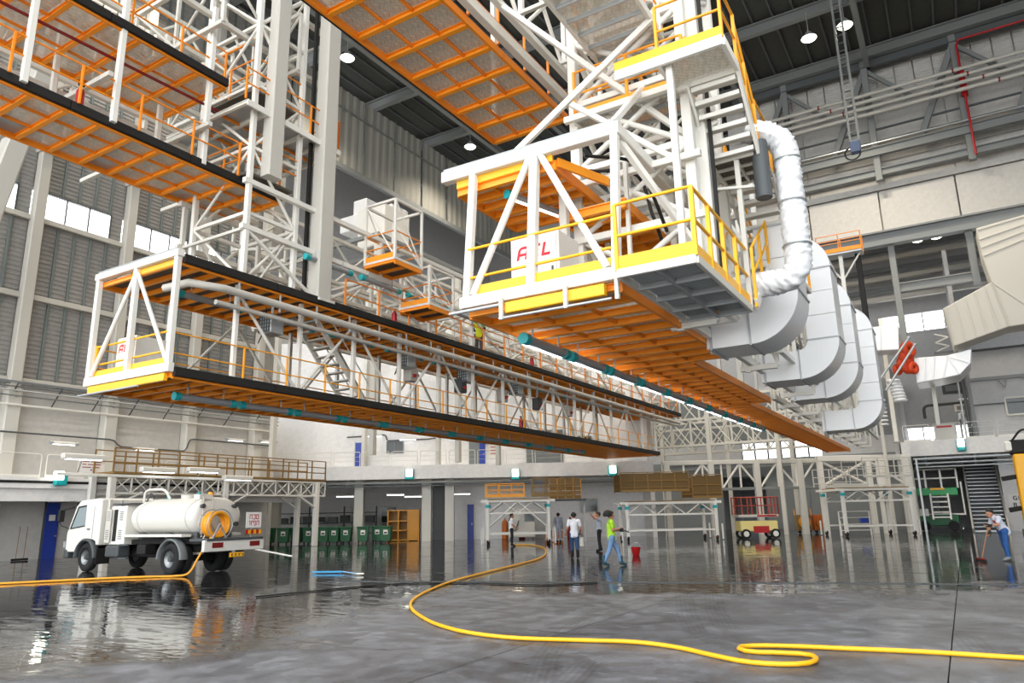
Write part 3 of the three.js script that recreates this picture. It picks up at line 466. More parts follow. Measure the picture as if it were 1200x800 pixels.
// ----- two-level dock, two levels -----
const L0 = -20.9, L1 = -17.15, LZ = -11.2, LY = 5.5, LT = 8.6;
{
  const t = thing('access_dock', 'long two-level white and orange dock with black bumper edges', 'dock', [-19, LY, LZ]);
  deck(t, L0, L1, LZ, -47, LY, .62, { bumper: 1, pm: M.mesh2, cols: 2, far: -26, jm: M.orange });
  deck(t, L0, L1, LZ, -52, LT, .6, { bumper: 1, pm: M.mesh2, cols: 1, strings: false, jm: M.orange });
  // near end frame
  bar(t, 'end_beam', [L0 - .1, LY + .12, LZ + .1], [L1 + .1, LY + .12, LZ + .1], .16, M.white, .24); bar(t, 'end_beam', [L0 - .1, LT + .16, LZ + .1], [L1 + .1, LT + .16, LZ + .1], .2, M.white, .2);
  bar(t, 'yellow_beam', [L0 + .1, LY - .12, LZ + .1], [L1 - .1, LY - .12, LZ + .1], .1, M.yellow, .2); bar(t, 'yellow_beam', [L0 + 1.6, LT - .03, LZ + .02], [L1, LT - .03, LZ + .02], .1, M.yellow, .16);
  tube(t, 'sensor_rail', [L0 - .1, LY - .28, LZ + .28], [L1 - 1, LY - .28, LZ + .28], .06, M.galv); tube(t, 'sensor_rail', [L0, LT + .3, LZ + .15], [L1, LT + .3, LZ + .15], .05, M.galv);
  bar(t, 'toe_board', [L0 + .15, LY + .33, LZ + .04], [L1 - .15, LY + .33, LZ + .04], .03, M.yellow, .2);
  const cx = (L0 + L1) / 2;
  for (const x of [L0, cx, L1 - .02]) bar(t, 'end_post', [x, LY + .1, LZ + .1], [x, LT + .1, LZ + .1], .15, M.white);
  for (const x of [L0, L1]) tube(t, 'end_brace', [cx, LT, LZ + .1], [x + (x === L0 ? .12 : -.12), LY + .3, LZ + .1], .12, M.white);
  for (const y of [.62, 1.15]) tube(t, 'handrail', [L0, LY + y, LZ], [L1, LY + y, LZ], .06, M.yellow);
  bar(t, 'rail_post', [L1 - .1, LY, LZ], [L1 - .1, LY + 1.2, LZ], .07, M.yellow); bar(t, 'rail_post', [L0 + .1, LY, LZ], [L0 + .1, LY + 1.2, LZ], .07, M.yellow);
  // side posts and braces between the levels
  for (let k = 0; k < 15; k++) {
    const z = -13.3 - k * 2.45, zn = z - 2.45;
    bar(t, 'post', [L1 - .35, LY, z], [L1 - .35, LT - .1, z], .13, M.white); bar(t, 'post', [L0 + .2, LY, z], [L0 + .2, LT - .1, z], .13, M.white2);
    if (zn > -47) { tube(t, 'brace', [L1 - .35, LY + .1, k % 2 ? z : zn], [L1 - .35, LT - .3, k % 2 ? zn : z], .1, M.white); tube(t, 'brace', [L0 + .2, LY + .1, k % 2 ? zn : z], [L0 + .2, LT - .3, k % 2 ? z : zn], .1, M.white2); }
  }
  for (const y of [.55, 1.1]) { tube(t, 'handrail', [L1 - .12, LY + y, LZ], [L1 - .12, LY + y, -47], .042, M.amber); tube(t, 'handrail', [L0 + .1, LY + y, LZ], [L0 + .1, LY + y, -47], .042, M.amber); }
  for (let z = -13.5; z > -47; z -= 1.6) bar(t, 'rail_post', [L1 - .12, LY, z], [L1 - .12, LY + 1.1, z], .05, M.amber);
  // upper-level rails
  railing(t, [L1 - .15, LT + .1, -17.5], [L1 - .15, LT + .1, -52], 1.7, M.orange2); railing(t, [L0 + .15, LT + .1, -14], [L0 + .15, LT + .1, -52], 2.4, M.orange2);
  // frame of the level above: two long chords with posts
  for (let k = 0; k < 13; k++) { const z = -13.4 - k * 3.0; bar(t, 'upper_post', [L1 - .3, LT, z], [L1 - .3, 11.9, z], .14, M.white); bar(t, 'upper_post', [L0 + .3, LT, z], [L0 + .3, 11.9, z], .14, M.white2); if (k < 12) { tube(t, 'upper_brace', [L1 - .3, LT + .1, k % 2 ? z : z - 3], [L1 - .3, 10.3, k % 2 ? z - 3 : z], .12, M.white); bar(t, 'upper_cross', [L0 + .3, 10.35, z], [L1 - .3, 10.35, z], .1, M.white2); tube(t, 'upper_brace', [L0 + .3, LT + .1, k % 2 ? z - 3 : z], [L0 + .3, 11.8, k % 2 ? z : z - 3], .11, M.white2); } }
  for (const y of [10.35, 11.85]) { bar(t, 'upper_chord', [L1 - .3, y, -13.2], [L1 - .3, y, -50], .17, M.white); bar(t, 'upper_chord', [L0 + .3, y, -13.2], [L0 + .3, y, -50], .17, M.white2); }
  // long pale ducts slung under the upper deck
  const q = thing('slung_duct', 'long pale grey pipe with rounded end slung under the upper deck', 'pipe', [L1, LT - .5, LZ]);
  elbowed(q, 'pipe_run', [[L1 - 1.2, LT - .5, LZ - .35], [L1 + .1, LT - .5, LZ - .35], [L1 + .1, LT - .62, -51.5]], .24, M.offwhite, .9);
  tube(q, 'lower_pipe', [L1 - .1, LT - .88, LZ - 1.2], [L1 - .1, LT - .82, -51.5], .15, M.offwhite);
  for (let z = -13; z > -51; z -= 1.5) bar(q, 'clamp', [L1 + .1, LT - .75, z], [L1 + .1, LT - .2, z], .05, M.galv);
  aelCabinet('small white cabinet with red logo at the end of the two-level dock', L0 + 1.2, LY + .05, LZ - .75, .9, 1.25, 1.1);
}
// strip lights along the docks
for (let k = 0; k < 12; k++) { const z = -12.0 - k * 2.15; striplight('dock_light', 'grey tubular lamp with teal ends under the lower deck of the two-level dock', [L1 - 1.0, LY - .42, z], [L1 - 1.0, LY - .42, z - 1.95], false, 'lamps under the lower deck of the two-level dock', { d: .2, up: .4 }); }
for (let k = 0; k < 11; k++) { const z = -12.0 - k * 3.0; striplight('dock_light', 'grey tubular lamp with teal ends under the upper deck of the two-level dock', [L1 - 1.3, LT - .5, z], [L1 - 1.3, LT - .5, z - 2.2], false, 'lamps under the upper deck of the two-level dock', { d: .2, up: .45 }); }
for (let k = 0; k < 5; k++) { const z = -15.6 - k * 2.6; striplight('dock_light', 'grey tubular lamp with teal ends along the open frame above the two-level dock', [L1 - .1, 10.05, z], [L1 - .1, 10.05, z - 2.1], false, 'lamps on the frame above the two-level dock', { d: .19, up: .3 }); }
for (let k = 0; k < 10; k++) { const a = onY(592 + 0, 380, LY - .3), z = -12.0 - k * 2.05; striplight('dock_light', 'lit tubular lamp with teal ends under the yellow-railed dock', [-7.0, LY - .38, z], [-7.0, LY - .38, z - 1.85], true, 'lit lamps under the yellow-railed dock', { d: .2, up: .36, glow: .4, side: V(-.07, -.07, 0) }); }
// grid-faced blowers hung in the two-level dock
for (const [k, z] of [[0, -14.9], [1, -21.5], [2, -25.5], [3, -29.8]]) {
  const t = thing('heater_fan', 'square grey grid-faced blower hung under the upper deck of the two-level dock', 'blower', [L1 - .6, LT - 1.0, z], 0, 'blowers under the upper deck of the two-level dock'), x = L1 - .7, y = LT - .95;
  rbox(t, 'fan_housing', x, y, z, .55, .62, .55, .06, M.galv); for (let i = 0; i < 5; i++) { box(t, 'grid_bar', x, y - .24 + i * .12, z + .285, .52, .03, .03, M.dgrey); box(t, 'grid_bar', x - .22 + i * .11, y, z + .29, .03, .56, .03, M.dgrey); }
  bar(t, 'hanger', [x, y + .3, z], [x, LT - .2, z], .06, M.white); pipe(t, 'cable', [[x - .25, y, z], [x - .6, y - .5, z], [x - .5, y + .2, z - .2], [x - .3, LT - .3, z]], .03, M.black);
}
// small zigzag stair inside the two-level dock
{
  const t = thing('dock_stair', 'white open-tread stair between the two levels of the two-level dock', 'stairs', [-18.6, LY, -17.4]);
  for (let k = 0; k < 11; k++) box(t, 'tread', -18.7, LY + .27 + k * .26, -19.6 + k * .24, .9, .05, .24, M.white2);
  for (const x of [-19.18, -18.22]) { bar(t, 'stringer', [x, LY + .05, -19.8], [x, LT, -16.9], .06, M.white, .2); tube(t, 'handrail', [x, LY + 1.0, -19.8], [x, LT + .4, -17.3], .05, M.white); }
}
// ----- mast and tower standing on the two-level dock -----
{
  const t = thing('mast', 'thick white box mast rising from the two-level dock to the ceiling', 'mast', [-17.3, LT + .1, -16.3]);
  bar(t, 'mast_column', [-17.35, LT + .05, -16.35], [-17.35, HC - 1.2, -16.35], .5, M.offwhite, .62); bar(t, 'guide_rail', [-17.7, LT + .05, -16.0], [-17.7, HC - 1.2, -16.0], .1, M.black, .14); bar(t, 'base_plate', [-17.35, LT + .03, -16.35], [-17.35, LT + .12, -16.35], .8, M.white2);
  const w = thing('lattice_tower', 'white lattice tower beside the thick box mast on the two-level dock', 'tower', [-18.5, LT, -14.5]);
  tower(w, -20.2, -17.6, -13.5, -15.4, LT + .1, 33, 11, .16, M.white, { cross: false });
  for (const y of [12.3, 15.2]) { box(w, 'landing', -18.9, y, -14.4, 2.4, .08, 1.8, M.mesh2); railing(w, [-17.6, y, -13.5], [-17.6, y, -15.4], 1, M.orange2); railing(w, [-20.2, y, -13.5], [-17.6, y, -13.5], 1.3, M.orange2); }
  const h = thing('mast', 'white box mast hanging from the ceiling above the two high orange decks', 'mast', [-17.1, 12.2, -14.1]);
  bar(h, 'mast_column', [-17.4, 12.25, -14.15], [-17.4, HC - 1.2, -14.15], .42, M.offwhite, .55); bar(h, 'guide_rail', [-17.66, 12.25, -14.0], [-17.66, HC - 1.2, -14.0], .06, M.dgrey, .1);
}
// ----- high decks at the upper left -----
function highDeck(label, x0, x1, z0, z1, y, pitch, o) {
  const t = thing('high_deck', label, 'deck', [(x0 + x1) / 2, y, z0]);
  deck(t, x0, x1, z0, z1, y, pitch, { jh: .14, jw: .12, pm: M.mesh, cols: 3, ...o }); return t;
}
{
  const a = highDeck('orange deck underside with black edge, the lower of two near the ribbed wall', -20.8, -18.2, -1.5, -15.2, 12.1, .86, { bumper: 1, gaps: (k, i) => i === 0 && k % 3 === 1 });
  railing(a, [-18, 12.2, -2], [-18, 12.2, -15], 1.6, M.orange2); railing(a, [-20.5, 12.2, -2], [-20.5, 12.2, -15], 1.6, M.orange2);
  const b = highDeck('orange deck underside crossed by a red pipe, the higher of two near the ribbed wall', -21.4, -18.0, -1.5, -12.7, 15.0, .9, { bumper: 1 });
  railing(b, [-18.1, 15.1, -2], [-18.1, 15.1, -12.7], 1.6, M.orange2);
  const r = thing('red_pipe', 'dark red pipe slung below the upper high deck', 'pipe', [-19, 14.6, -12]); tube(r, 'pipe_run', [-19.2, 14.55, -2], [-18.7, 14.5, -14.4], .09, M.darkred);
  const h = thing('hanger_frame', 'white tube hangers joining the two high orange decks', 'frame', [-19, 12.2, -8]);
  for (const [x, z] of [[-18.0, -7.2], [-18.0, -9.4], [-18.1, -12.2], [-20.6, -6.2], [-20.6, -9.0], [-20.6, -12.2]]) bar(h, 'hanger_tube', [x, 12.1, z], [x, 17.5, z], .15, M.white);
  for (const y of [13.2, 13.9]) tube(h, 'long_pipe', [-20.9, y, -2], [-20.9, y, -16.5], .22, M.offwhite);
  const s = thing('roof_truss', 'white lattice girders filling the space above the two high orange decks', 'truss', [-22, 13, -10]);
  for (const [x, y, up] of [[-22.2, 13.0, 2.2], [-22.4, 16.4, 2.4], [-18.4, 17.4, 2.2], [-24.5, 19, 2.4]]) lattice(s, [x, y, -3], [x, y, -17.5], [0, up, 0], 6, .15, M.white2, { flip: x > -20 ? 1 : 0 });
  for (const z of [-6, -9, -12, -15]) { lattice(s, [-24.6, 16.6, z], [-17.4, 16.6, z], [0, 2.2, 0], 3, .13, M.white2); bar(s, 'cross_member', [-24.5, 13.2, z], [-17.6, 13.2, z], .14, M.white2); }
  for (const z of [-5, -8, -11, -14]) for (const y of [17.6]) { bar(s, 'orange_rail', [-22.5, y, z], [-18, y, z], .06, M.orange2); }
  for (let z = -3.5; z > -17; z -= 1.5) bar(s, 'orange_post', [-22.4, 16.5, z], [-22.4, 17.6, z], .06, M.orange2);
  tube(s, 'orange_handrail', [-22.4, 17.6, -3], [-22.4, 17.6, -17], .06, M.orange2); tube(s, 'orange_handrail', [-22.4, 17.05, -3], [-22.4, 17.05, -17], .06, M.orange2);
  const f = thing('walkway_platform', 'pale grated platform with white beams right below the upper mast', 'platform', [-19.5, 13.6, -15.5]);
  deck(f, -21.4, -17.3, -13.0, -17.0, 14.4, .8, { jm: M.white, em: M.white, pm: M.galv, cols: 2 }); railing(f, [-17.4, 14.5, -13], [-17.4, 14.5, -17], 1.3, M.orange2); railing(f, [-21.4, 14.5, -17], [-17.4, 14.5, -17], 1.3, M.orange2);
  const br = thing('wall_strut', 'broad pale diagonal strut beside the ribbed wall', 'strut', [-38, 20, -14]); const p0 = onX(-30, 290, -36), p1 = onX(72, 30, -36); bar(br, 'strut_body', p0, p1, .9, M.offwhite, .9);
  bar(br, 'strut_foot', p0, [XL, p0.y - 1.5, p0.z + .2], .8, M.offwhite, .8);
}
// ----- centre deck overhead -----
{
  const t = highDeck('wide orange deck underside overhead in the middle with a black edge', -10.4, -8.0, -3, -16.4, 12.5, .98, { bumper: -1 });
  railing(t, [-7.9, 12.5, -4], [-7.9, 12.5, -16.4], 1.2, M.orange2); bar(t, 'side_beam', [-7.75, 12.62, -3], [-7.75, 12.62, -16.8], .2, M.white, .26);
  const s = thing('side_truss', 'white lattice girder beside the overhead orange deck', 'truss', [-7.5, 12.6, -10]);
  lattice(s, [-7.4, 12.9, -4], [-7.4, 12.9, -17.4], [0, 2.6, 0], 6, .14, M.white, { cross: true }); lattice(s, [-5.6, 13.0, -6], [-5.6, 13.0, -17.4], [0, 2.5, 0], 5, .12, M.white2);
  for (let z = -6; z > -17; z -= 2.2) { bar(s, 'tie', [-7.4, 13, z], [-5.6, 13, z], .1, M.white2); bar(s, 'tie', [-7.4, 15.5, z], [-5.6, 15.5, z], .1, M.white2); }
  for (const [x, z] of [[-7.4, -12], [-7.4, -16.5], [-5.6, -12], [-5.6, -16.5], [-10, -5], [-10, -15.8]]) bar(s, 'hanger', [x, x < -9 ? 12.6 : 15, z], [x, HC - 1.2, z], .14, M.white2);
  striplight('dock_light', 'lit white lamp on the girder overhead', [-6.4, 14.2, -12.2], [-6.4, 14.2, -13.6], true, undefined, { cap: M.white, body: M.white });
}
// ----- yellow-railed dock -----
const R0 = -7.5, R1 = -4.45, RZ = -10.75, RT = 8.36;
{
  const t = thing('access_dock', 'large white-framed dock with bright yellow end rails and orange underside', 'dock', [-6, LY, RZ]);
  deck(t, R0, R1, RZ - .15, -17.5, LY, .72, { cols: 3, jh: .13, jw: .13, gaps: (k, i) => i === 2 && k % 3 === 0 });
  deck(t, R0 + .15, -5.3, -17.5, -26, LY - .02, .68, { cols: 2, jh: .12 }); deck(t, R0 + .15, -6.0, -26, -52.5, LY - .02, .68, { cols: 1, jh: .12, strings: false });
  bar(t, 'end_beam', [R0 - .1, LY + .12, RZ], [R1 + .1, LY + .12, RZ], .16, M.white, .22); bar(t, 'toe_board', [R0 + .2, LY + .33, RZ - .05], [R1, LY + .33, RZ - .05], .03, M.yellow, .22);
  bar(t, 'yellow_beam', [R0 + .9, LY - .13, RZ + .02], [R1 - .2, LY - .13, RZ + .02], .12, M.yellow, .2); tube(t, 'sensor_rail', [R0 + .8, LY - .33, RZ + .12], [R1 - .05, LY - .33, RZ + .12], .05, M.galv); tube(t, 'sensor_rail', [R0 - .35, LY - .05, RZ + .05], [R0 + .8, LY - .05, RZ + .05], .07, M.galv);
  for (const x of [R0 + .85, R1 - .9, R1 + .05]) bar(t, 'rail_bracket', [x, LY + .05, RZ + .12], [x, LY - .36, RZ + .12], .07, M.white2);
  bar(t, 'top_beam', [R0 - .75, RT + .12, RZ - .3], [R1 + .1, RT + .06, RZ - .3], .2, M.white, .24); bar(t, 'top_beam', [R1, RT + .06, RZ - .3], [R1, RT + .06, RZ - 4], .2, M.white, .24); tube(t, 'sensor_rail', [R0 - .75, RT + .3, RZ - .3], [R1, RT + .24, RZ - .3], .06, M.galv);
  const cx = (R0 + R1) / 2 - .12;
  for (const x of [R0, R1]) bar(t, 'end_post', [x, LY + .1, RZ - .02], [x, RT + .05, RZ - .28], .14, M.white); bar(t, 'end_post', [cx, LY + .1, RZ - .02], [cx, RT + .05, RZ - .28], .165, M.white);
  for (const s of [-1, 1]) tube(t, 'end_brace', [cx + s * .12, RT, RZ - .28], [s < 0 ? R0 + .15 : R1 - .15, LY + .25, RZ], .14, M.white);
  for (const y of [.62, 1.2]) tube(t, 'handrail', [R0, LY + y, RZ - .06], [R1, LY + y, RZ - .06], .055, M.yellow);
  for (const z of [-12.2, -13.6]) bar(t, 'inner_frame', [-6.1, LY + .1, z], [-6.1, LT - .2, z], .16, M.white2); bar(t, 'inner_frame', [-7.4, LT - .2, -12.2], [-6.1, LT - .2, -12.2], .16, M.white2);
  // side frame: posts, cross braces and long chords up the right side
  for (let k = 0; k < 14; k++) { const z = -14 - k * 2.75, zn = z - 2.75, x = k < 5 ? R1 : -5.2; bar(t, 'post', [x, LY - .2, z], [x, LT + .1, z], .13, M.white); bar(t, 'post', [x - 1.5, LY, z], [x - 1.5, LT, z], .11, M.white2); if (k < 13) { tube(t, 'brace', [x, LY, k % 2 ? z : zn], [x, LT, k % 2 ? zn : z], .11, M.white); tube(t, 'brace', [x, LY, k % 2 ? zn : z], [x, LT, k % 2 ? z : zn], .09, M.white2); bar(t, 'cross_beam', [x - 1.8, LT, z], [x + .9, LT, z], .11, M.white2); } bar(t, 'side_bracket', [x - .2, LY - .1, z], [x + .75, LY - .1, z], .14, M.white); bar(t, 'side_bracket', [x + .75, LY - .1, z], [x + .75, LT - .6, z], .1, M.white); tube(t, 'bracket_brace', [x + .75, LY, z], [x, LT - .9, z], .08, M.white2); }
  for (const [x, y] of [[R1 + .75, LY + 1.0], [-5.2 + .75, LY + 1.0], [-5.25, LT], [R1, LT]]) bar(t, 'long_chord', [x, y, x === R1 || x > -4 ? -13.9 : -25], [x, y, x === R1 || x > -4 ? -25.2 : -51], .13, y < LT ? M.grey : M.white, .16);
  bar(t, 'side_chord', [R1 + .1, LY + .05, -13.8], [R1 + .1, LY + .05, -26], .14, M.white, .2); bar(t, 'side_chord', [-5.2, LY + .05, -26], [-5.2, LY + .05, -52], .14, M.white, .2);
  // short orange platform under the top beam
  const u = thing('upper_platform', 'short orange platform hung under the top beam of the yellow-railed dock', 'platform', [-6.8, 8.4, -12]);
  deck(u, -7.95, -5.75, -11.15, -13.4, 8.2, .45, { cols: 2, jh: .16, jw: .1 }); bar(u, 'yellow_edge', [-7.95, 8.27, -11.1], [-5.75, 8.27, -11.1], .06, M.yellow, .16); bar(u, 'yellow_edge', [-5.7, 8.2, -11.2], [-5.2, 8.15, -12.4], .06, M.orange, .18); bar(u, 'hanger', [-7.6, 8.4, -13.3], [-7.6, LT + 1, -13.3], .1, M.white2);
  striplight('dock_light', 'lit lamp with teal ends below the short orange platform', [-6.95, 7.95, -11.4], [-6.3, 7.95, -13.6], true, undefined, { d: .16 });
  const v = thing('inner_deck', 'orange inner decks stepping back inside the yellow-railed dock', 'deck', [-5.5, 7.5, -13]);
  deck(v, -6.3, -4.9, -12.4, -16.4, 7.7, .5, { cols: 1, jh: .18 }); deck(v, -6.4, -4.9, -13, -17.5, 6.7, .5, { cols: 1, jh: .18 }); for (const z of [-12.6, -16.2]) for (const x of [-6.3, -4.9]) bar(v, 'hanger', [x, 6.5, z], [x, LT, z], .08, M.white2);
  aelCabinet('large white cabinet with red logo at the end of the yellow-railed dock', -6.3, LY + .05, RZ - .95, 1.05, 1.3, .85);
  // galvanised side platform with yellow rail
  const g = thing('side_platform', 'galvanised grating platform with yellow rail beside the yellow-railed dock', 'platform', [-3.7, LY, -12.2]);
  const gx0 = R1 + .15, gx1 = -3.0, gz0 = -10.45, gz1 = -13.85;
  for (const x of [gx0, (gx0 + gx1) / 2, gx1]) bar(g, 'frame_beam', [x, LY, gz0], [x, LY, gz1], .07, x === (gx0 + gx1) / 2 ? M.galv : M.white2, .14);
  for (let k = 0; k <= 4; k++) bar(g, 'frame_beam', [gx0, LY, gz0 + (gz1 - gz0) * k / 4], [gx1, LY, gz0 + (gz1 - gz0) * k / 4], .07, k ? M.galv : M.white, .14);
  const bars = mergeGeometries(Array.from({ length: 15 }, (_, i) => new THREE.BoxGeometry(.6, .035, .012).translate(0, 0, -.37 + i * .053)).concat(Array.from({ length: 9 }, (_, i) => new THREE.BoxGeometry(.02, .03, .78).translate(-.28 + i * .07, .012, 0))));
  for (let k = 0; k < 4; k++) for (const x of [gx0 + .36, gx1 - .36]) mesh(g, 'grating_panel', bars, M.grey, x, LY + .05, gz0 + (gz1 - gz0) * (k + .5) / 4);
  bar(g, 'toe_board', [gx0, LY + .18, gz0], [gx1, LY + .18, gz0], .03, M.yellow, .22); bar(g, 'toe_board', [gx1, LY + .16, gz0], [gx1, LY + .16, gz1], .03, M.yellow, .2);
  railing(g, [gx0, LY + .05, gz0], [gx1, LY + .05, gz0], 2, M.yellow, { h: 1.15, d: .055 }); railing(g, [gx1, LY + .05, gz0], [gx1, LY + .05, gz1], .85, M.yellow, { h: 1.15, d: .06, levels: [.6, 1.15] });
  bar(g, 'hanger', [gx0 + .05, LY, gz1], [gx0 + .05, LT, gz1], .1, M.white); bar(g, 'hanger', [gx1, LY, gz1], [gx1, LT, gz1], .1, M.white2);
}
// ----- tower of the yellow-railed dock with its stairs -----
{
  const t = thing('lattice_tower', 'dense white lattice tower rising behind the yellow-railed dock', 'tower', [-4.5, LY, -13]);
  tower(t, -6.1, -3.65, -12.9, -15.2, LY + .2, 15, 6, .2, M.white, { cross: true }); tower(t, -6.1, -4.4, -15.8, -18.4, LY + .2, 15, 6, .14, M.white2, { cross: false });
  bar(t, 'main_column', [-3.55, LY + .3, -13.3], [-3.55, HC - 1.2, -13.3], .34, M.white, .34); bar(t, 'main_column', [-5.3, 13, -15], [-5.3, HC - 1.2, -15], .4, M.white2, .4); bar(t, 'cable_bundle', [-3.3, LY + .6, -13.15], [-3.3, 16, -13.15], .07, M.black);
  for (const [a, b] of [[[-4.6, LT, -11], [-3.6, 6.4, -13.2]], [[-4.5, LT, -11.1], [-4.5, 10.4, -13]], [[-7.4, 12.9, -12], [-3.6, 8.9, -13.2]], [[-4.1, 11.4, -12.4], [-6.9, 8.5, -11.2]], [[-6, 10.2, -12.5], [-3.6, 8.2, -13]]]) bar(t, 'diagonal', a, b, .115, M.white);
  for (const [y, z] of [[9.9, -12.6], [8.4, -12.7], [7.2, -12.8]]) bar(t, 'long_rail', [-6.2, y, z], [-3.4, y, z], .12, M.white, .14);
  const p = thing('upper_gallery', 'galvanised gallery with orange rails around the dense lattice tower', 'gallery', [-4.4, 11.4, -12.5]);
  const fl = (x0, x1, z0, z1, y) => { const n = Math.max(2, Math.round((z0 - z1) / .5)); for (let k = 0; k < n; k++) box(p, 'grating_panel', (x0 + x1) / 2, y, z0 + (z1 - z0) * (k + .5) / n, x1 - x0 - .04, .04, (z0 - z1) / n - .03, M.mesh); for (let k = 0; k <= n; k++) bar(p, 'cross_bar', [x0, y - .06, z0 + (z1 - z0) * k / n], [x1, y - .06, z0 + (z1 - z0) * k / n], .06, M.galv, .09); for (const x of [x0, x1]) bar(p, 'side_beam', [x, y - .04, z0], [x, y - .04, z1], .08, M.white, .18); };
  fl(-5.6, -4.1, -10.6, -13.1, 11.5); fl(-6.0, -3.6, -12.7, -13.6, 9.95);
  railing(p, [-4.1, 11.5, -11], [-4.1, 11.5, -13.1], 1, M.orange); railing(p, [-5.6, 11.5, -11], [-5.6, 11.5, -13.1], 1, M.orange); railing(p, [-6, 9.95, -12.7], [-3.6, 9.95, -12.7], 1.2, M.orange, { toe: M.orange }); railing(p, [-6, 9.95, -13.6], [-3.6, 9.95, -13.6], 1.2, M.orange, { toe: M.orange });
  for (const x of [-5.6, -4.1]) bar(p, 'hanger', [x, 11.4, -12.9], [x, 15, -12.9], .12, M.white);
  // descending stair on the right side
  const s = thing('tower_stair', 'white steel stair with orange handrails descending beside the dense lattice tower', 'stairs', [-3, 6.6, -12]);
  const x0 = -3.5, x1 = -2.55; let y = 9.9, z = -12.6;
  span(s, 'landing', -3.75, x1, y - .05, y, -11.6, z, M.mesh); bar(s, 'landing_edge', [-4.6, y - .05, -11.6], [x1, y - .05, -11.6], .08, M.white, .2); bar(s, 'landing_edge', [-3.75, y - .05, z], [x1, y - .05, z], .08, M.white, .2); for (const x of [-3.75, x1]) bar(s, 'landing_edge', [x, y - .05, -11.6], [x, y - .05, z], .08, M.white, .2);
  bar(s, 'toe_board', [-4.6, y + .12, -11.58], [x1, y + .12, -11.58], .03, M.yellow, .2); railing(s, [-3.75, y, -11.6], [x1, y, -11.6], 2, M.amber); railing(s, [x1, y, -11.6], [x1, y, z], 1, M.amber);
  const flight = (n, dy, dz) => { const ya = y, za = z; for (let k = 0; k < n; k++) { y -= dy; z -= dz; box(s, 'tread', (x0 + x1) / 2, y, z + dz / 2, x1 - x0 - .1, .05, dz + .02, M.white2); bar(s, 'tread_nosing', [x0 + .05, y - .02, z + dz], [x1 - .05, y - .02, z + dz], .04, M.white, .09); } for (const x of [x0, x1]) { bar(s, 'stringer', [x, ya - .05, za], [x, y - .05, z], .06, M.white, .22); tube(s, 'handrail', [x, ya + 1.0, za], [x, y + 1.0, z], .05, M.amber); tube(s, 'handrail', [x, ya + .5, za], [x, y + .5, z], .05, M.amber); for (const f of [0, .5, 1]) bar(s, 'rail_post', [x, ya + (y - ya) * f, za + (z - za) * f], [x, ya + (y - ya) * f + 1, za + (z - za) * f], .05, M.amber); } };
  const land = (d) => { for (let k = 0; k < 3; k++) for (const q of [-1, 1]) box(s, 'grating_panel', (x0 + x1) / 2 + q * .24, y - .02, z - d * (k + .5) / 3, .42, .03, d / 3 - .06, M.mesh2); for (let k = 0; k <= 3; k++) bar(s, 'landing_edge', [x0, y - .04, z - d * k / 3], [x1, y - .04, z - d * k / 3], .05, M.white, .1); for (const x of [x0, (x0 + x1) / 2, x1]) bar(s, 'landing_edge', [x, y - .04, z], [x, y - .04, z - d], .05, M.white, .12); railing(s, [x1, y, z], [x1, y, z - d], 1, M.amber); z -= d; };
  flight(6, .2, .2); land(1.25); flight(9, .19, .29); land(.8);
  for (const zz of [-11.6, -13.8, -17.8]) bar(s, 'stair_post', [x0 - .1, LY + .2, zz - .2], [x0 - .1, 10, zz - .2], .12, M.white);
  const w = thing('short_stair', 'short flight with yellow zigzag rails between grating platform and tower stair', 'stairs', [-3.2, LY, -14.4]);
  for (let k = 0; k < 6; k++) box(w, 'tread', -3.25, LY + .2 + k * .2, -14.0 - k * .24, .7, .05, .26, M.white2); for (const x of [-3.62, -2.88]) { bar(w, 'stringer', [x, LY + .05, -13.8], [x, LY + 1.25, -15.4], .06, M.white, .2); tube(w, 'handrail', [x, LY + 1.2, -13.8], [x, LY + 2.3, -15.4], .055, M.yellow); tube(w, 'handrail', [x, LY + .7, -13.8], [x, LY + 1.8, -15.4], .055, M.yellow); for (const f of [0, .5, 1]) bar(w, 'rail_post', [x, LY + f * 1.2, -13.8 - f * 1.6], [x, LY + 1.2 + f * 1.1, -13.8 - f * 1.6], .055, M.yellow); }
  // dense frames further back along the yellow-railed dock
  const b = thing('side_truss', 'long white lattice wall along the yellow-railed dock under the ducts', 'truss', [-5, LT, -30]);
  lattice(b, [-4.9, LT + .2, -17], [-4.9, LT + .2, -51], [0, 2.3, 0], 14, .13, M.white, { cross: true }); lattice(b, [-3.5, LY + .2, -19], [-3.9, LY + .2, -48], [0, 2.0, 0], 13, .12, M.white, {}); lattice(b, [-6.9, LT + .2, -17], [-6.9, LT + .2, -51], [0, 2.3, 0], 14, .11, M.white2, {});
  for (let z = -19; z > -50; z -= 3) { bar(b, 'tie', [-6.9, LT + .3, z], [-3.4, LT + .3, z], .12, M.white); bar(b, 'tie', [-6.9, LT + 2.4, z], [-4.9, LT + 2.4, z], .1, M.white2); bar(b, 'outrigger', [-5.2, LY + 1.8, z], [-3.3, LY + 1.8, z], .14, M.white); tube(b, 'outrigger_brace', [-3.4, LY + 1.8, z], [-4.9, LT + 1.6, z], .1, M.white); }
}

{ // far frames seen beyond the two-level dock
  const t = thing('far_frame', 'grey-white lattice frames beyond the far end of the two-level dock', 'frame', [-14, 6, -57]);
  for (const [z, y] of [[-55, 6.6], [-57.5, 8.6], [-60, 6.4]]) lattice(t, [-22, y, z], [-8, y, z], [0, 2.0, 0], 9, .16, M.white2, { cross: true });
  for (const x of [-21.5, -16, -11]) for (const z of [-55, -60]) bar(t, 'frame_leg', [x, 0, z], [x, 10.6, z], .3, M.white2);
  for (const x of [-21.5, -18, -14.5, -11]) bar(t, 'tie', [x, 8.6, -55], [x, 8.4, -60], .14, M.truss);
}

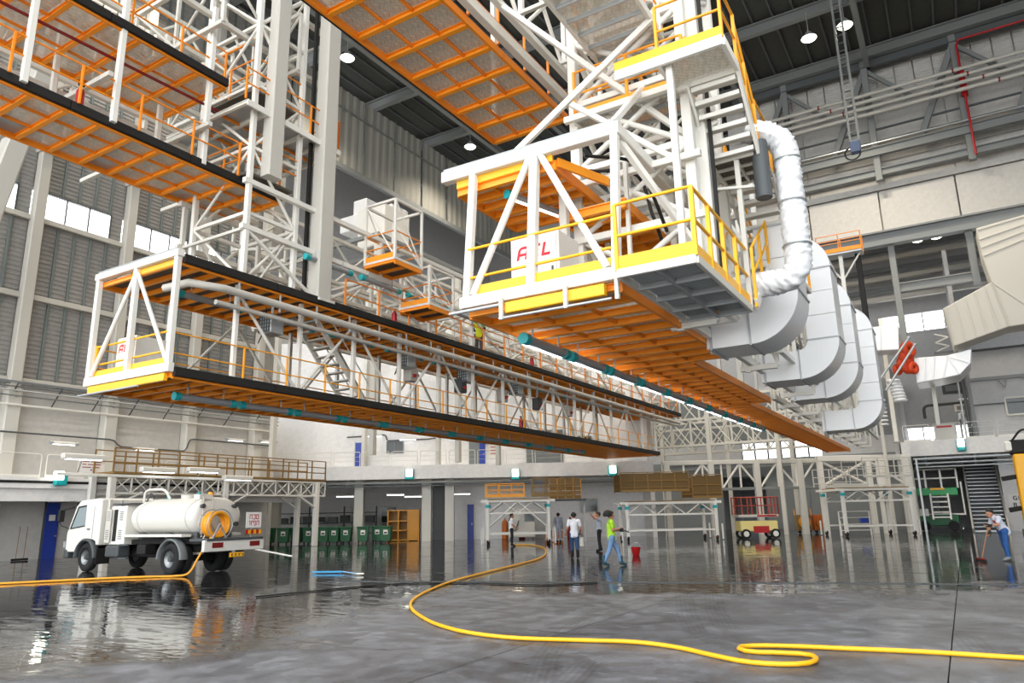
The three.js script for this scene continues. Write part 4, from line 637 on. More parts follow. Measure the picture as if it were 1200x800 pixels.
// ---------- ducts on the right ----------
function cDuct(label, z, xr, yb, yt, o = {}) {        // sheet-metal duct: in from the left, up, and back to the left at the top
  const t = thing('air_duct', label, 'duct', [xr, yb, z]), w = .78, ro = 1.05, ri = ro - w, dz = o.dz || 1.25, xc = xr - ro, y0 = yb + ro, y1 = yt - ro, xl = o.xl ?? -4.4;
  const ring = (a0, a1, cx, cy) => { const s = new THREE.Shape(); s.absarc(cx, cy, ro, a0, a1, false); s.absarc(cx, cy, ri, a1, a0, true); return new THREE.ExtrudeGeometry(s, { depth: dz, bevelEnabled: true, bevelSize: .012, bevelThickness: .012, bevelSegments: 1, curveSegments: 14 }).translate(0, 0, -dz / 2); };
  const N = 3;
  for (let k = 0; k < N; k++) { const a = -Math.PI / 2 + Math.PI / 2 * k / N, b = a + Math.PI / 2 / N; mesh(t, 'elbow_segment', ring(a, b, 0, 0), M.duct, xc, y0, z); if (o.top !== false) mesh(t, 'elbow_segment', ring(a + Math.PI / 2, b + Math.PI / 2, 0, 0), M.duct, xc, y1, z); }
  box(t, 'inlet', (xl + xc) / 2, yb + w / 2, z, xc - xl, w, dz, M.duct);
  const n = Math.max(1, Math.round((y1 - y0) / .7)); for (let k = 0; k < n; k++) box(t, 'straight_section', xr - w / 2, y0 + (y1 - y0) * (k + .5) / n, z, w, (y1 - y0) / n - .012, dz, M.duct);
  const fl = (x, y, ww, hh) => box(t, 'flange', x, y, z, ww, hh, dz + .07, M.galv);
  fl(xc, yb + w / 2, .04, w + .07); fl(xl + .1, yb + w / 2, .05, w + .08); fl(xr - w / 2, y0, w + .07, .04); fl(xr - w / 2, y1, w + .07, .04);
  if (o.top !== false) box(t, 'outlet', (xl + xc) / 2, yt - w / 2, z, xc - xl, w, dz, M.duct);
  return t;
}
cDuct('big white elbow duct right behind the tower stair and foil duct', -16.2, -2.4, 5.2, 8.8, { top: false });
cDuct('second big white elbow duct from the tower stair along the yellow-railed dock', -21.4, -2.3, 5.2, 9.3);
cDuct('third big white elbow duct from the tower stair along the yellow-railed dock', -25.6, -2.3, 5.2, 9.2);
cDuct('last big white elbow duct at the far end of the row', -31.5, -2.2, 4.7, 9.6);
{
  const t = thing('foil_duct', 'crinkled silver foil duct rising beside the tower stair', 'duct', [-2.1, 6, -14.6]);
  const path = new THREE.CurvePath(), P = [V(-3.4, 6.05, -14.2), V(-2.1, 6.05, -14.2), V(-2.1, 9.0, -14.2), V(-2.8, 9.25, -13.9)];
  const g0 = elbowed(t, 'foil_tube', P, .46, M.foil, .45), a = g0.geometry.attributes.position; 
  g0.geometry = new THREE.TubeGeometry(g0.geometry.parameters.path, 120, .24, 22); { const p = g0.geometry.attributes.position, nn = g0.geometry.attributes.normal; for (let i = 0; i < p.count; i++) { const q = .035 * n2(p.getX(i) * 9 + p.getZ(i) * 7, p.getY(i) * 9) + .02 * n2(p.getX(i) * 23, p.getY(i) * 25 + p.getZ(i) * 21); p.setXYZ(i, p.getX(i) + nn.getX(i) * q, p.getY(i) + nn.getY(i) * q, p.getZ(i) + nn.getZ(i) * q); } g0.geometry.computeVertexNormals(); }
  for (const y of [6.7, 7.6, 8.5]) mesh(t, 'clamp_ring', new THREE.TorusGeometry(.26, .02, 6, 20), M.galv, -2.1, y, -14.2).rotation.x = Math.PI / 2;
  tube(t, 'grey_cylinder', [-2.55, 7.7, -13.9], [-2.55, 8.9, -13.9], .32, M.dgrey); bar(t, 'bracket', [-2.5, 8.0, -14], [-3.5, 8.0, -13.6], .06, M.white2);
}
function ribbedDuct(name, label, pts, z, dz, mat, ribs) {      // profile in the x-y plane, extruded, with raised flanges
  const t = thing(name, label, 'duct', [pts[0][0], pts[0][1], z]), s = new THREE.Shape(); pts.forEach(([x, y], i) => i ? s.lineTo(x, y) : s.moveTo(x, y));
  mesh(t, 'duct_body', new THREE.ExtrudeGeometry(s, { depth: dz, bevelEnabled: true, bevelSize: .05, bevelThickness: .05, bevelSegments: 1 }), mat, 0, 0, z - dz).position.set(-pts[0][0], -pts[0][1], -dz);
  for (const [a, b] of ribs) bar(t, 'flange', [...a, z + .06], [...b, z + .06], .09, mat, .12);
  return t;
}
{
  const q = (a, b) => { const p = onZ(a, b, -57); return [p.x, p.y]; }, L = (p, r, f) => [p[0] + (r[0] - p[0]) * f, p[1] + (r[1] - p[1]) * f];
  const A = q(1106, 362), B = q(1163, 331), C = q(1152, 300), D = q(1145, 268), E = q(1230, 244), F = q(1230, 375), G = q(1182, 382), H = q(1118, 405), ribs = [];
  for (const f of [.02, .22, .42, .62, .82, .98]) ribs.push([L(A, B, f), L(H, G, f)]);
  for (const f of [0, .3, .6, .95]) ribs.push([L(C, D, f), L([C[0] + 6, C[1] + 1.7], E, f)]);
  ribs.push([B, F]); ribs.push([B, G]);
  ribbedDuct('exhaust_duct', 'huge grey ribbed exhaust duct bending down in front of the end wall', [A, B, C, D, E, F, G, H], -57, 2.2, M.offwhite, ribs);
  const a = q(1072, 419), b = q(1110, 416), c = q(1138, 408), d = q(1137, 424), e = q(1125, 437), f = q(1104, 442), g = q(1075, 447);
  ribbedDuct('white_duct', 'small white ribbed duct with elbow below the huge grey duct', [a, b, c, d, e, f, g], -57.4, 3.2, M.duct, [[a, g], [L(a, b, .3), L(g, f, .3)], [L(a, b, .6), L(g, f, .6)], [b, f], [b, e], [b, d]]);
  const i = q(1013, 388), j = q(1053, 385), k = q(1054, 412), l = q(1014, 414); ribbedDuct('white_duct', 'plain white box duct beside the orange bellows', [i, j, k, l], -56, 1.8, M.duct, [[i, l], [L(i, j, .5), L(l, k, .5)], [j, k]]); { const d = scene.children[scene.children.length - 1]; bar(d, 'support_post', [l[0] + .4, 0, -56.9], [l[0] + .4, l[1] + .1, -56.9], .22, M.white2); }
  const o = thing('bellows', 'bright orange flexible duct bellows by the end wall recess', 'duct', [...q(1063, 432), -57]);
  const om = std('#d8461a', .55); for (const [x, y, r] of [[1064, 410, .62], [1062, 418, .6], [1059, 426, .55], [1064, 430, .5], [1070, 431, .45], [1052, 433, .4]]) { const p = q(x, y), m = mesh(o, 'bellows_ring', new THREE.TorusGeometry(r * .62, r * .42, 10, 18), om, p[0], p[1], -57); m.rotation.y = .9; }
  for (const [n, xa, ya, xb, yb] of [['left', 1030, 452, 1066, 400], ['right', 1040, 460, 1073, 408]]) { const m = thing('slanted_tube', 'pale slanted tube, the ' + (n === 'left' ? 'lower' : 'upper') + ' of a pair before the orange bellows', 'tube', [...q(xa, ya), -56]), p = q(xa, ya), r = q(xb, yb); tube(m, 'tube_body', [p[0], p[1], -55.8], [r[0], r[1], -55.8], .16, M.galv); tube(m, 'tube_flange', [r[0], r[1], -55.8], [r[0] + .05, r[1] + .12, -55.8], .26, M.galv); }
  for (const [lb, xa, ya, xb, yb, r] of [['thick silver flexible hose hanging by the white columns', 1056, 470, 1048, 448, .62], ['thin silver flexible hose hanging beside the thick one', 1038, 498, 1034, 470, .35]]) { const p = q(xa, ya), s = q(xb, yb), m = thing('flexible_hose', lb, 'hose', [p[0], p[1], -56.5]); for (let u = 0; u < 7; u++) { const w = L(p, s, u / 6), z = mesh(m, 'hose_ring', new THREE.TorusGeometry(r * .5, r * .22, 8, 14), M.foil, w[0], w[1], -56.5); z.rotation.x = Math.PI / 2; } }
  // tall thin posts in front of the end recess
  for (const [x0, y0, x1, y1, lb] of [[1051, 518, 1043, 372, 'tall white post at the corner of the end walkway'], [1100, 500, 1092, 442, 'white post holding the small white duct'], [1068, 612, 1063, 545, 'white downpipe beside the recess opening']]) { const z = y0 > 600 ? -59.4 : -60.25, p = onZ(x0, y0, z), s = onZ(x1, y1, z), m = thing('white_post', lb, 'post', [p.x, p.y, p.z]); bar(m, 'post_body', [p.x, Math.max(y0 > 600 ? 0 : 6.3, p.y), z], [p.x + .05, s.y, z], .28, M.white); bar(m, 'post_foot', [p.x, Math.max(y0 > 600 ? 0 : 6.3, p.y), z], [p.x, Math.max(y0 > 600 ? 0 : 6.3, p.y) + .06, z], .5, M.white2); }
}
// elevated maintenance cradle with orange rail beyond the ducts
{
  const t = thing('cradle', 'small orange-railed cradle on a white mast beyond the ducts', 'platform', [-6, 14, -45]), z = -44, a = onZ(958, 300, z), b = onZ(1010, 293, z);
  span(t, 'cradle_floor', a.x, b.x, a.y - .1, a.y + .1, z - 1, z, M.galv); railing(t, [a.x, a.y, z], [b.x, a.y, z], 1.3, M.orange2); railing(t, [a.x, a.y, z - 1], [b.x, a.y, z - 1], 1.3, M.orange2); bar(t, 'orange_edge', [a.x, a.y + .1, z + .03], [b.x, a.y + .1, z + .03], .05, M.orange, .2);
  const c = onZ(985, 310, z); bar(t, 'mast', [c.x, 6, z - .5], [c.x, a.y, z - .5], .22, M.white); for (const s of [-1, 1]) tube(t, 'brace', [c.x, a.y - 1.6, z - .5], [c.x + s * 1.1, a.y, z - .5], .12, M.white); bar(t, 'black_mast', [c.x + .9, 9, z - .7], [c.x + .9, a.y, z - .7], .3, M.black);
  const m = thing('ceiling_mast', 'dark lattice mast hanging from the ceiling before the end wall', 'mast', [-2.4, 24, -48]), p = onZ(1003, 175, -48), q = onZ(990, 0, -48);
  for (const [dx, dz] of [[-.25, 0], [.25, 0]]) bar(m, 'mast_rail', [p.x + dx, p.y, -48], [p.x + dx, HC - .5, -48], .14, M.truss); for (let y = p.y; y < HC; y += .6) bar(m, 'rung', [p.x - .25, y, -48], [p.x + .25, y, -48], .08, M.dgrey); rbox(m, 'drive_box', p.x, p.y + .1, -47.9, .6, .8, .5, .06, std('#4a5a78', .5)); mesh(m, 'cable_loop', new THREE.TorusGeometry(.45, .05, 6, 18), M.black, p.x - .2, p.y - .3, -47.8);
}
// white boxes, cages and ducts over the two-level dock
{
  for (const [k, z0, y0, h, lb] of [[0, -18.6, 10.6, 2.3, 'upper white cage basket with orange rails on the two-level dock frame'], [1, -20.6, 9.4, 1.5, 'lower small white cage basket on the two-level dock frame']]) {
    const t = thing('cage_basket', lb, 'cage', [L1 + .3, y0, z0]), x0 = L1 - .3, x1 = L1 + 1.1, z1 = z0 - 1.5;
    deck(t, x0, x1, z0, z1, y0, .75, { cols: 1, jh: .1, strings: false, pm: M.mesh2 }); for (const x of [x0, x1]) for (const z of [z0, z1]) bar(t, 'corner_post', [x, y0, z], [x, y0 + h, z], .09, M.white);
    for (const [a, b] of [[[x0, z0], [x1, z0]], [[x1, z0], [x1, z1]], [[x0, z1], [x1, z1]], [[x0, z0], [x0, z1]]]) { bar(t, 'frame_rail', [a[0], y0 + h, a[1]], [b[0], y0 + h, b[1]], .09, M.white); bar(t, 'frame_rail', [a[0], y0 + .05, a[1]], [b[0], y0 + .05, b[1]], .09, M.white); tube(t, 'cage_brace', [a[0], y0 + h, a[1]], [b[0], y0 + .1, b[1]], .06, M.white); for (const q of [.55, 1.1]) tube(t, 'orange_rail', [a[0], y0 + q * Math.min(1, h / 2), a[1]], [b[0], y0 + q * Math.min(1, h / 2), b[1]], .05, M.orange2); }
    bar(t, 'toe_board', [x0, y0 + .2, z0 + .02], [x1, y0 + .2, z0 + .02], .02, M.orange, .18);
  }
  const t = thing('air_handler', 'big white box unit with duct behind the thick box mast', 'air unit', [-31, 19, -36]);
  const q = (a, b, x) => onX(a, b, x); const A = q(432, 222, -30), B = q(470, 262, -30);
  rbox(t, 'unit_body', -31.4, A.y - 1.6, -35.2, 2.4, 2.9, 2.6, .1, M.white); const C = q(425, 200, -34); rbox(t, 'duct_run', -34, A.y + .35, -37, 5, 1.2, 1.8, .1, M.duct); rbox(t, 'duct_cap', -34.8, A.y + 1.5, -37, 1.3, 1.3, 1.3, .1, M.duct); for (const x of [-38, -35, -32, -29]) bar(t, 'support_frame', [x, A.y - 3.3, -32], [x, A.y - 3.3, -41], .25, M.truss); for (const z of [-32.2, -35.2, -40.8]) bar(t, 'support_frame', [-38, A.y - 3.2, z], [-29, A.y - 3.2, z], .25, M.truss);
  for (const [x, z] of [[-37.8, -32.2], [-29.2, -32.2], [-37.8, -40.8], [-29.2, -40.8]]) bar(t, 'support_post', [x, 5.25, z], [x, A.y - 3.15, z], .35, M.white2);
  for (let k = 0; k < 6; k++) { const z = -43 - k * 2.4; rbox(t, 'stacked_duct', -30 + k * .4, 15.2 - k * .15, z, 2.4, 2.2 + (k % 3) * .3, 2.1, .08, k % 2 ? M.duct : M.white); }
  for (const x of [-31.2, -27.2]) bar(t, 'duct_shelf', [x, 13.6, -41.5], [x, 13.6, -57], .3, M.truss); for (const z of [-42, -49, -56]) for (const x of [-31.8, -26.7]) bar(t, 'support_post', [x, 5, z], [x, 13, z], .3, M.white2);
  const f = thing('back_frame', 'white lattice frames filling the space behind the two-level dock', 'frame', [-24, 8, -30]);
  for (const [x, y, h] of [[-22.6, 8.9, 3.0], [-24.2, 12.4, 2.4]]) lattice(f, [x, y, -18], [x, y, -48], [0, h, 0], 11, .14, M.white2, { cross: true }); for (let z = -18; z > -48; z -= 5.4) { bar(f, 'tie', [-22.6, 8.95, z], [-20.6, 8.7, z], .12, M.white2); bar(f, 'tie', [-24.2, 12.5, z], [-20.7, 11.8, z], .12, M.white2); }
}
// ---------- ceiling lamps ----------
for (const [px, py, h, on] of [[407, 68, 35.5, 1], [551, 172, 35.5, 1], [948, 45, 35.5, 1], [990, 30, 35.5, 1], [700, 60, 35.5, 1], [200, -60, 35.5, 1], [560, -120, 35.5, 1], [860, -100, 35.5, 1], [1150, -80, 35.5, 1], [760, 190, 35.5, 1]]) {
  const p = onY(px, py, h), t = thing('high_bay_lamp', 'bell-shaped high bay lamp glowing under the dark ceiling', 'lamp', [p.x, h, p.z], 0, 'high bay lamps under the ceiling');
  mesh(t, 'lamp_shade', new THREE.LatheGeometry([[.12, .55], [.2, .5], [.3, .3], [.55, 0]].map(([a, b]) => new THREE.Vector2(a, b)), 20), M.galv, p.x, h, p.z);
  const m = mesh(t, 'lamp_glass', new THREE.SphereGeometry(.5, 16, 8, 0, Math.PI * 2, Math.PI / 2, Math.PI / 2), M.lampglow, p.x, h + .02, p.z); m.scale.y = .45;
  tube(t, 'stem', [p.x, h + .5, p.z], [p.x, HC - .3, p.z], .06, M.galv);
  const s = new THREE.SpotLight('#fff3df', LAMP, 0, 1.2, .6, 2); s.position.set(0, -.35, 0); s.target.position.set(0, -10, 0); s.castShadow = true; s.shadow.radius = 20; s.name = 'lamp_light'; t.add(s, s.target);
}
for (const [px, py] of [[1075, 281], [1097, 277]]) { const z = -63, p = onZ(px, py, z), t = thing('recess_lamp', 'oval glowing lamp under the girder of the end recess', 'lamp', [p.x, p.y, z], 0, 'lamps of the end recess'); const m = mesh(t, 'lamp_glass', new THREE.SphereGeometry(.42, 16, 10), M.lampglow, p.x, p.y, z); m.scale.y = .45; tube(t, 'stem', [p.x, p.y + .15, z], [p.x, 22.2, z + .8], .06, M.galv); }

// ---------- movable work platforms on the floor ----------
function workPlatform(label, o) {       // local axes: x across the view, z towards the camera
  const t = thing('work_platform', label, 'platform', [o.x, 0, o.z], o.turn ?? YAW), w = o.w, d = o.d, h = o.h, F = M.white;
  for (const x of [-w / 2, w / 2]) for (const z of [-d / 2, d / 2]) {
    bar(t, 'leg', [x, .22, z], [x, h - .1, z], .2, F); const wh = mesh(t, 'caster', new THREE.CylinderGeometry(.16, .16, .1, 16), M.rubber, x, .16, z); wh.rotation.z = Math.PI / 2; bar(t, 'caster_fork', [x, .16, z], [x, .4, z], .14, M.red);
    bar(t, 'jack_post', [x + (x > 0 ? .35 : -.35), .05, z], [x + (x > 0 ? .35 : -.35), .95, z], .09, F); bar(t, 'teal_bracket', [x, h - .42, z + .02], [x, h - .24, z + .02], .25, M.teal);
  }
  for (const z of [-d / 2, d / 2]) {
    bar(t, 'chord', [-w / 2 - .4, h - .05, z], [w / 2 + .4, h - .05, z], .14, F, .16); bar(t, 'chord', [-w / 2, h - .75, z], [w / 2, h - .75, z], .1, F);
    const n = o.n || 4; for (let k = 0; k < n; k++) { const a = -w / 2 + w * k / n, b = a + w / n; tube(t, 'brace', [a, k % 2 ? h - .1 : h - .75, z], [b, k % 2 ? h - .75 : h - .1, z], .07, F); }
    if (o.big) for (const s of [-1, 1]) tube(t, 'brace', [s * w / 2, h - 1.6, z], [0, h - .1, z], .09, F);
    bar(t, 'tie', [-w / 2, .62, z], [w / 2, .62, z], .1, F);
  }
  for (const x of [-w / 2, w / 2]) bar(t, 'chord', [x, h - .05, -d / 2], [x, h - .05, d / 2], .14, F);
  const fl = Math.max(2, Math.round(w / 1.1)); for (let k = 0; k < fl; k++) box(t, 'floor_board', -w / 2 + w * (k + .5) / fl, h + .05, 0, w / fl - .02, .06, d + .2, M.brown);
  // upper cabins, rails and mesh screens
  for (const [x0, x1, y, rh, m] of o.rails || []) { for (const z of [-d / 2, d / 2]) { railing(t, [x0, y, z], [x1, y, z], .9, m, { h: rh, d: .05, levels: [rh, rh * .55, rh * .2] }); if (o.screen) box(t, 'mesh_screen', (x0 + x1) / 2, y + rh / 2, z - .03, x1 - x0, rh * .9, .015, M.screen); } bar(t, 'rail_cap', [x0, y + .04, d / 2 + .02], [x1, y + .04, d / 2 + .02], .05, m, .14); }
  return t;
}
M.screen = std('#6b5126', .7);
const at = (px, d) => { const u = pu(px, d), c = Math.cos(YAW), s = Math.sin(YAW); return { x: u * c - d * s, z: -d * c - u * s }; };      // place on the floor: pixel column, distance
{
  const lw = thing('work_platform', 'long brown-railed gangway on white legs behind the tank truck', 'platform', [-36, 0, -28]);
  const x0 = -37.1, x1 = -35.4, zA = -20.5, zB = -34.6, h = 4.05;
  for (const z of [zA, -27, -33.9]) for (const x of [x0, x1]) { bar(lw, 'leg', [x, .02, z], [x, h - .1, z], .3, M.white); tube(lw, 'knee_brace', [x, h - 1.7, z], [x, h - .9, z + (z < -30 ? 1.6 : -1.6)], .13, M.white); }
  lattice(lw, [x1, h - .95, zA], [x1, h - .95, zB], [0, .85, 0], 14, .09, M.white, { cross: true }); lattice(lw, [x0, h - .95, zA], [x0, h - .95, zB], [0, .85, 0], 7, .09, M.white2, {});
  for (let z = zA; z > zB; z -= 1.18) span(lw, 'floor_board', x0 - .1, x1 + .1, h, h + .1, z, z - 1.14, M.brown);
  railing(lw, [x1, h + .1, zA], [x1, h + .1, zB], 1.15, M.brown, { h: 1.15, d: .06, levels: [1.15, .75, .4] }); railing(lw, [x0, h + .1, zA], [x0, h + .1, zB], 1.5, M.brown, { h: 1.15, d: .06 });
  for (const [k, z, y] of [[0, -18.6, 4.7], [1, -22.4, 4.25], [2, -25.0, 4.35], [3, -27.2, 4.0]]) { const t = thing('float_lamp', ['highest white hooded lamp beyond the end of the brown gangway', 'small white hooded lamp below the brown gangway rail', 'long white hooded lamp on the brown gangway', 'white hooded lamp at the middle of the brown gangway'][k], 'light', [x1 + .7, y, z]); rbox(t, 'lamp_hood', x1 + .75, y, z, .35, .26, 1.9, .06, M.white); box(t, 'lamp_glass', x1 + .8, y - .14, z, .22, .02, 1.6, M.tubeglow); bar(t, 'bracket', [x1 + .7, y, z], [x1, h, z - .2], .07, M.white2); }
  bar(lw, 'front_boom', [x1 + .6, h - .15, -17.6], [x1 + .6, h - .15, -30], .14, M.white); bar(lw, 'boom_tie', [x1 + .6, h - .15, -22], [x1, h - .1, -22], .12, M.white); bar(lw, 'boom_tie', [x1 + .6, h - .15, -29], [x1, h - .1, -29], .12, M.white);
}
{ const p = at(603, 45); workPlatform('white braced work platform with brown deck behind the standing workers', { x: p.x, z: p.z, w: 3.6, d: 2.4, h: 2.55, n: 4, big: true, rails: [[-1.9, .4, 2.75, .75, M.amber], [.9, 3.4, 2.75, 1.1, M.brown]], screen: false }); }
{ const p = at(658, 47); const t = thing('mesh_cabin', 'brown mesh-sided cabin on the platform under the back walkway', 'cabin', [p.x, 2.62, p.z], YAW); for (let k = 0; k < 5; k++) { bar(t, 'frame_post', [-1 + k * .5, 0, 0], [-1 + k * .5, 1.25, 0], .05, M.amber); bar(t, 'slat', [-1, .12 + k * .26, -.02], [1, .12 + k * .26, -.02], .02, M.brown, .2); } span(t, 'floor', -1.1, 1.3, -.12, 0, -1, .05, M.dgrey); for (const x of [-1, 1.2]) bar(t, 'support', [x, -2.6, -.5], [x, 0, -.5], .1, M.white2); }
{ const p = at(772, 47); workPlatform('wide white work platform with big brown screens beside the scissor lift', { x: p.x, z: p.z, w: 5.4, d: 3, h: 2.3, n: 6, rails: [[-3, 1.2, 2.95, 1.15, M.brown], [1.4, 3.2, 2.5, 1.4, M.brown]], screen: true }); }
{ const p = at(1000, 48); workPlatform('white work platform with grey mesh rails near the end wall columns', { x: p.x, z: p.z, w: 4.2, d: 3, h: 2.9, n: 4, rails: [[-2.6, -.4, 3.1, 1.15, M.white2], [-.6, 2.4, 3.6, 1.2, M.white2]], screen: false }); }
{ // stacked inner rack under that platform, and its back screens
  const p = at(985, 49), t = thing('white_rack', 'white tube rack with small blue box under the work platform by the end wall', 'rack', [p.x, 0, p.z], YAW); for (const x of [-1, 1]) bar(t, 'upright', [x, 0, 0], [x, 1.5, 0], .08, M.white); for (const y of [.3, .7, 1.1, 1.5]) tube(t, 'shelf_rail', [-1, y, 0], [1, y, 0], .06, M.white); box(t, 'blue_box', .6, .92, 0, .5, .3, .3, M.blue);
  const f = at(1008, 52), g = thing('support_frame', 'white braced frame carrying the far end of the yellow-railed dock', 'frame', [f.x, 0, f.z], YAW);
  for (const x of [-3.4, 0, 2.6]) bar(g, 'frame_leg', [x, 0, 0], [x, 5.2, 0], x === 2.6 ? .6 : .35, M.white); bar(g, 'frame_beam', [-3.6, 5.15, 0], [3, 5.15, 0], .4, M.white); for (const [a, b] of [[-3.4, 0], [0, -3.4], [0, 2.6]]) tube(g, 'frame_brace', [a, 5, 0], [b, 3.2, 0], .2, M.white); bar(g, 'frame_beam', [-3.4, 3.2, 0], [2.6, 3.2, 0], .2, M.white2);
  const h = at(860, 53), k = thing('support_frame', 'long white braced frame carrying the far end of the two-level dock', 'frame', [h.x, 0, h.z], YAW);
  for (const x of [-5.3, -2.1, 1.2, 4.3]) bar(k, 'frame_leg', [x, 0, 0], [x, 5.15, 0], .42, M.white2); bar(k, 'frame_beam', [-5.6, 5.1, 0], [5.8, 5.1, 0], .3, M.white2); bar(k, 'frame_beam', [-5.6, 3.2, 0], [5.8, 3.2, 0], .2, M.truss); for (let i = 0; i < 8; i++) { const x = -5.4 + i * 1.35; tube(k, 'frame_brace', [x, i % 2 ? 3.2 : 5, 0], [x + 1.35, i % 2 ? 5 : 3.2, 0], .16, M.white); bar(k, 'frame_stud', [x, 3.2, 0], [x, 5, 0], .12, M.white); }
  const c = thing('column', 'broad white column with dark letters beside the recess opening', 'column', [-4.6, 0, -58]); bar(c, 'column_body', [-4.7, 0, -58], [-4.7, 5.2, -58], .8, M.white, .7); const lm = std('#ffffff', .6, 0, { map: sheet(64, 192, (x, a, b) => { x.fillStyle = '#d9d7d0'; x.fillRect(0, 0, a, b); x.fillStyle = '#333'; x.font = 'bold 54px sans-serif'; x.textAlign = 'center'; x.fillText('G', 32, 58); x.fillText('5', 32, 118); x.fillText('9', 32, 178); }) }); mesh(c, 'painted_letters', new THREE.PlaneGeometry(.45, 1.35), lm, -4.7, 2.6, -57.64);
}
// ---------- scissor lift, green lift, yellow machine, small equipment ----------
{
  const p = at(873, 46.5), t = thing('scissor_lift', 'cream scissor lift with red rails and red base panel', 'lift', [p.x, 0, p.z], YAW);
  rbox(t, 'chassis', 0, .75, 0, 2.3, .62, 1.2, .06, M.cream); box(t, 'red_panel', .1, .55, .62, .95, .4, .04, M.red); rbox(t, 'platform', 0, 1.35, 0, 2.5, .16, 1.25, .03, M.offwhite); box(t, 'red_stripe', .5, 1.36, .64, 1.2, .1, .02, M.red);
  for (const x of [-.85, .95]) for (const z of [-.55, .55]) { const w = sub(t, 'wheel'); const q = mesh(w, 'tyre', new THREE.CylinderGeometry(.29, .29, .2, 18), M.rubber, x, .29, z); q.rotation.x = Math.PI / 2; const r = mesh(w, 'rim', new THREE.CylinderGeometry(.17, .17, .22, 14), M.white, x, .29, z); r.rotation.x = Math.PI / 2; }
  const rl = std('#a8412e', .5); for (const z of [-.6, .6]) railing(t, [-1.25, 1.43, z], [1.25, 1.43, z], .6, rl, { h: 1.05, d: .06 }); for (const x of [-1.25, 1.25]) railing(t, [x, 1.43, -.6], [x, 1.43, .6], .6, rl, { h: 1.05, d: .06 });
  for (const [u, lb] of [[926, 'orange drum trolley before the grey shutter'], [945, 'brown drum cabinet trolley before the grey shutter']]) { const e = at(u, 54), g = thing('drum_trolley', lb, 'trolley', [e.x, 0, e.z], YAW), m = u < 930 ? M.amber : M.rust; rbox(g, 'trolley_body', 0, .75, 0, 1.0, 1.1, .6, .06, u < 930 ? M.brown : m); const q = mesh(g, 'drum', new THREE.CylinderGeometry(.42, .42, .2, 20), m, 0, .8, .36); q.rotation.x = Math.PI / 2; for (const x of [-.35, .35]) { const w = mesh(g, 'wheel', new THREE.CylinderGeometry(.12, .12, .08, 12), M.rubber, x, .12, .2); w.rotation.x = Math.PI / 2; } bar(g, 'handle', [-.45, 1.2, -.2], [-.45, 1.7, -.3], .05, M.amber); }
  const z = -62.5, g = thing('ladder_lift', 'green and white ladder lift parked in the dark recess', 'lift', [-1.9, 0, z]);
  rbox(g, 'base', -1.8, .75, z, 2.6, .8, 1.6, .08, M.green); rbox(g, 'basket_floor', -1.8, 2.75, z, 2.9, .55, 1.3, .06, M.lgreen); railing(g, [-3.3, 3, z + .6], [-.3, 3, z + .6], 1.0, M.white, { h: 1.35, d: .11 }); railing(g, [-3.3, 3, z - .6], [-.3, 3, z - .6], 1.0, M.white2, { h: 1.35, d: .09 }); box(g, 'yellow_flap', -1.6, 2.95, z + .66, .9, .14, .1, M.yellow); box(g, 'white_panel', -2.7, 1.3, z + .83, .7, .5, .05, M.white);
  for (const x of [-2.1, -1.0]) bar(g, 'ladder_rail', [x, .8, z + 1.1], [x, 2.6, z + .75], .12, M.white); for (let k = 0; k < 5; k++) bar(g, 'ladder_rung', [-2.1, .95 + k * .36, z + 1.07 - k * .07], [-1.0, .95 + k * .36, z + 1.07 - k * .07], .1, M.white); for (const x of [-3.4, -.1]) bar(g, 'guard_post', [x, 1.1, z + .7], [x, 3.4, z + .7], .1, M.white); bar(g, 'guard_rail', [-3.4, 1.15, z + .7], [-.1, 1.15, z + .7], .12, M.white); for (const x of [-2.7, -.9]) { const w = mesh(g, 'wheel', new THREE.CylinderGeometry(.35, .35, .3, 16), M.rubber, x, .35, z + .7); w.rotation.x = Math.PI / 2; } bar(g, 'lift_column', [-1.8, 1.1, z], [-1.8, 2.6, z], .5, M.dgrey);
  const y = thing('yellow_lift', 'tall yellow machine with black head standing by the end wall', 'machine', [3.2, 0, -44]); const Y0 = onZ(1190, 545, -44), X0 = onZ(1184, 545, -44).x;
  rbox(y, 'machine_body', X0 + .95, 2.3, -44, 1.6, 3.7, 1.3, .08, M.yellow); for (let k = 0; k < 7; k++) box(y, 'vent_slot', X0 + .7, 2.9 + k * .13, -43.34, .35, .05, .02, M.brown); rbox(y, 'machine_base', X0 + .95, .35, -44, 1.8, .45, 1.5, .06, M.dgrey); for (const x of [.3, 1.6]) { const w = mesh(y, 'wheel', new THREE.CylinderGeometry(.28, .28, .3, 16), M.rubber, X0 + x, .28, -43.3); w.rotation.x = Math.PI / 2; }
  rbox(y, 'machine_head', X0 + .8, 4.5, -44, 1.5, .7, 1.1, .12, M.black); rbox(y, 'head_lamp', X0 + .05, 4.55, -43.6, .35, .5, .3, .08, M.white); pipe(y, 'head_hose', [[X0 + .2, 4.8, -43.5], [X0 + .7, 5.3, -43.4], [X0 + 1.3, 5.0, -43.5], [X0 + 1.5, 4.4, -43.5]], .1, M.black); for (const [x, yy] of [[-.45, 3.1], [-.35, 1.6]]) bar(y, 'side_arm', [X0 + .3, yy, -43.8], [X0 + x, yy - .12, -43.6], .22, M.black);
}
// bins, cabinet, rack in the ground floor recess
[[305, 51.5, 0], [320, 52, 1], [337, 51.5, 2], [352, 52, 3], [366, 51.5, 4], [382, 51.5, 5], [395, 51.5, 6], [408, 51.5, 7], [427, 51, 8], [444, 52, 9], [453, 51, 10]].forEach(([px, d, k]) => {
  const p = at(px, d); if (p.z > -35.4) { p.x += (p.z + 35.4) * .6; p.z = -35.4; }
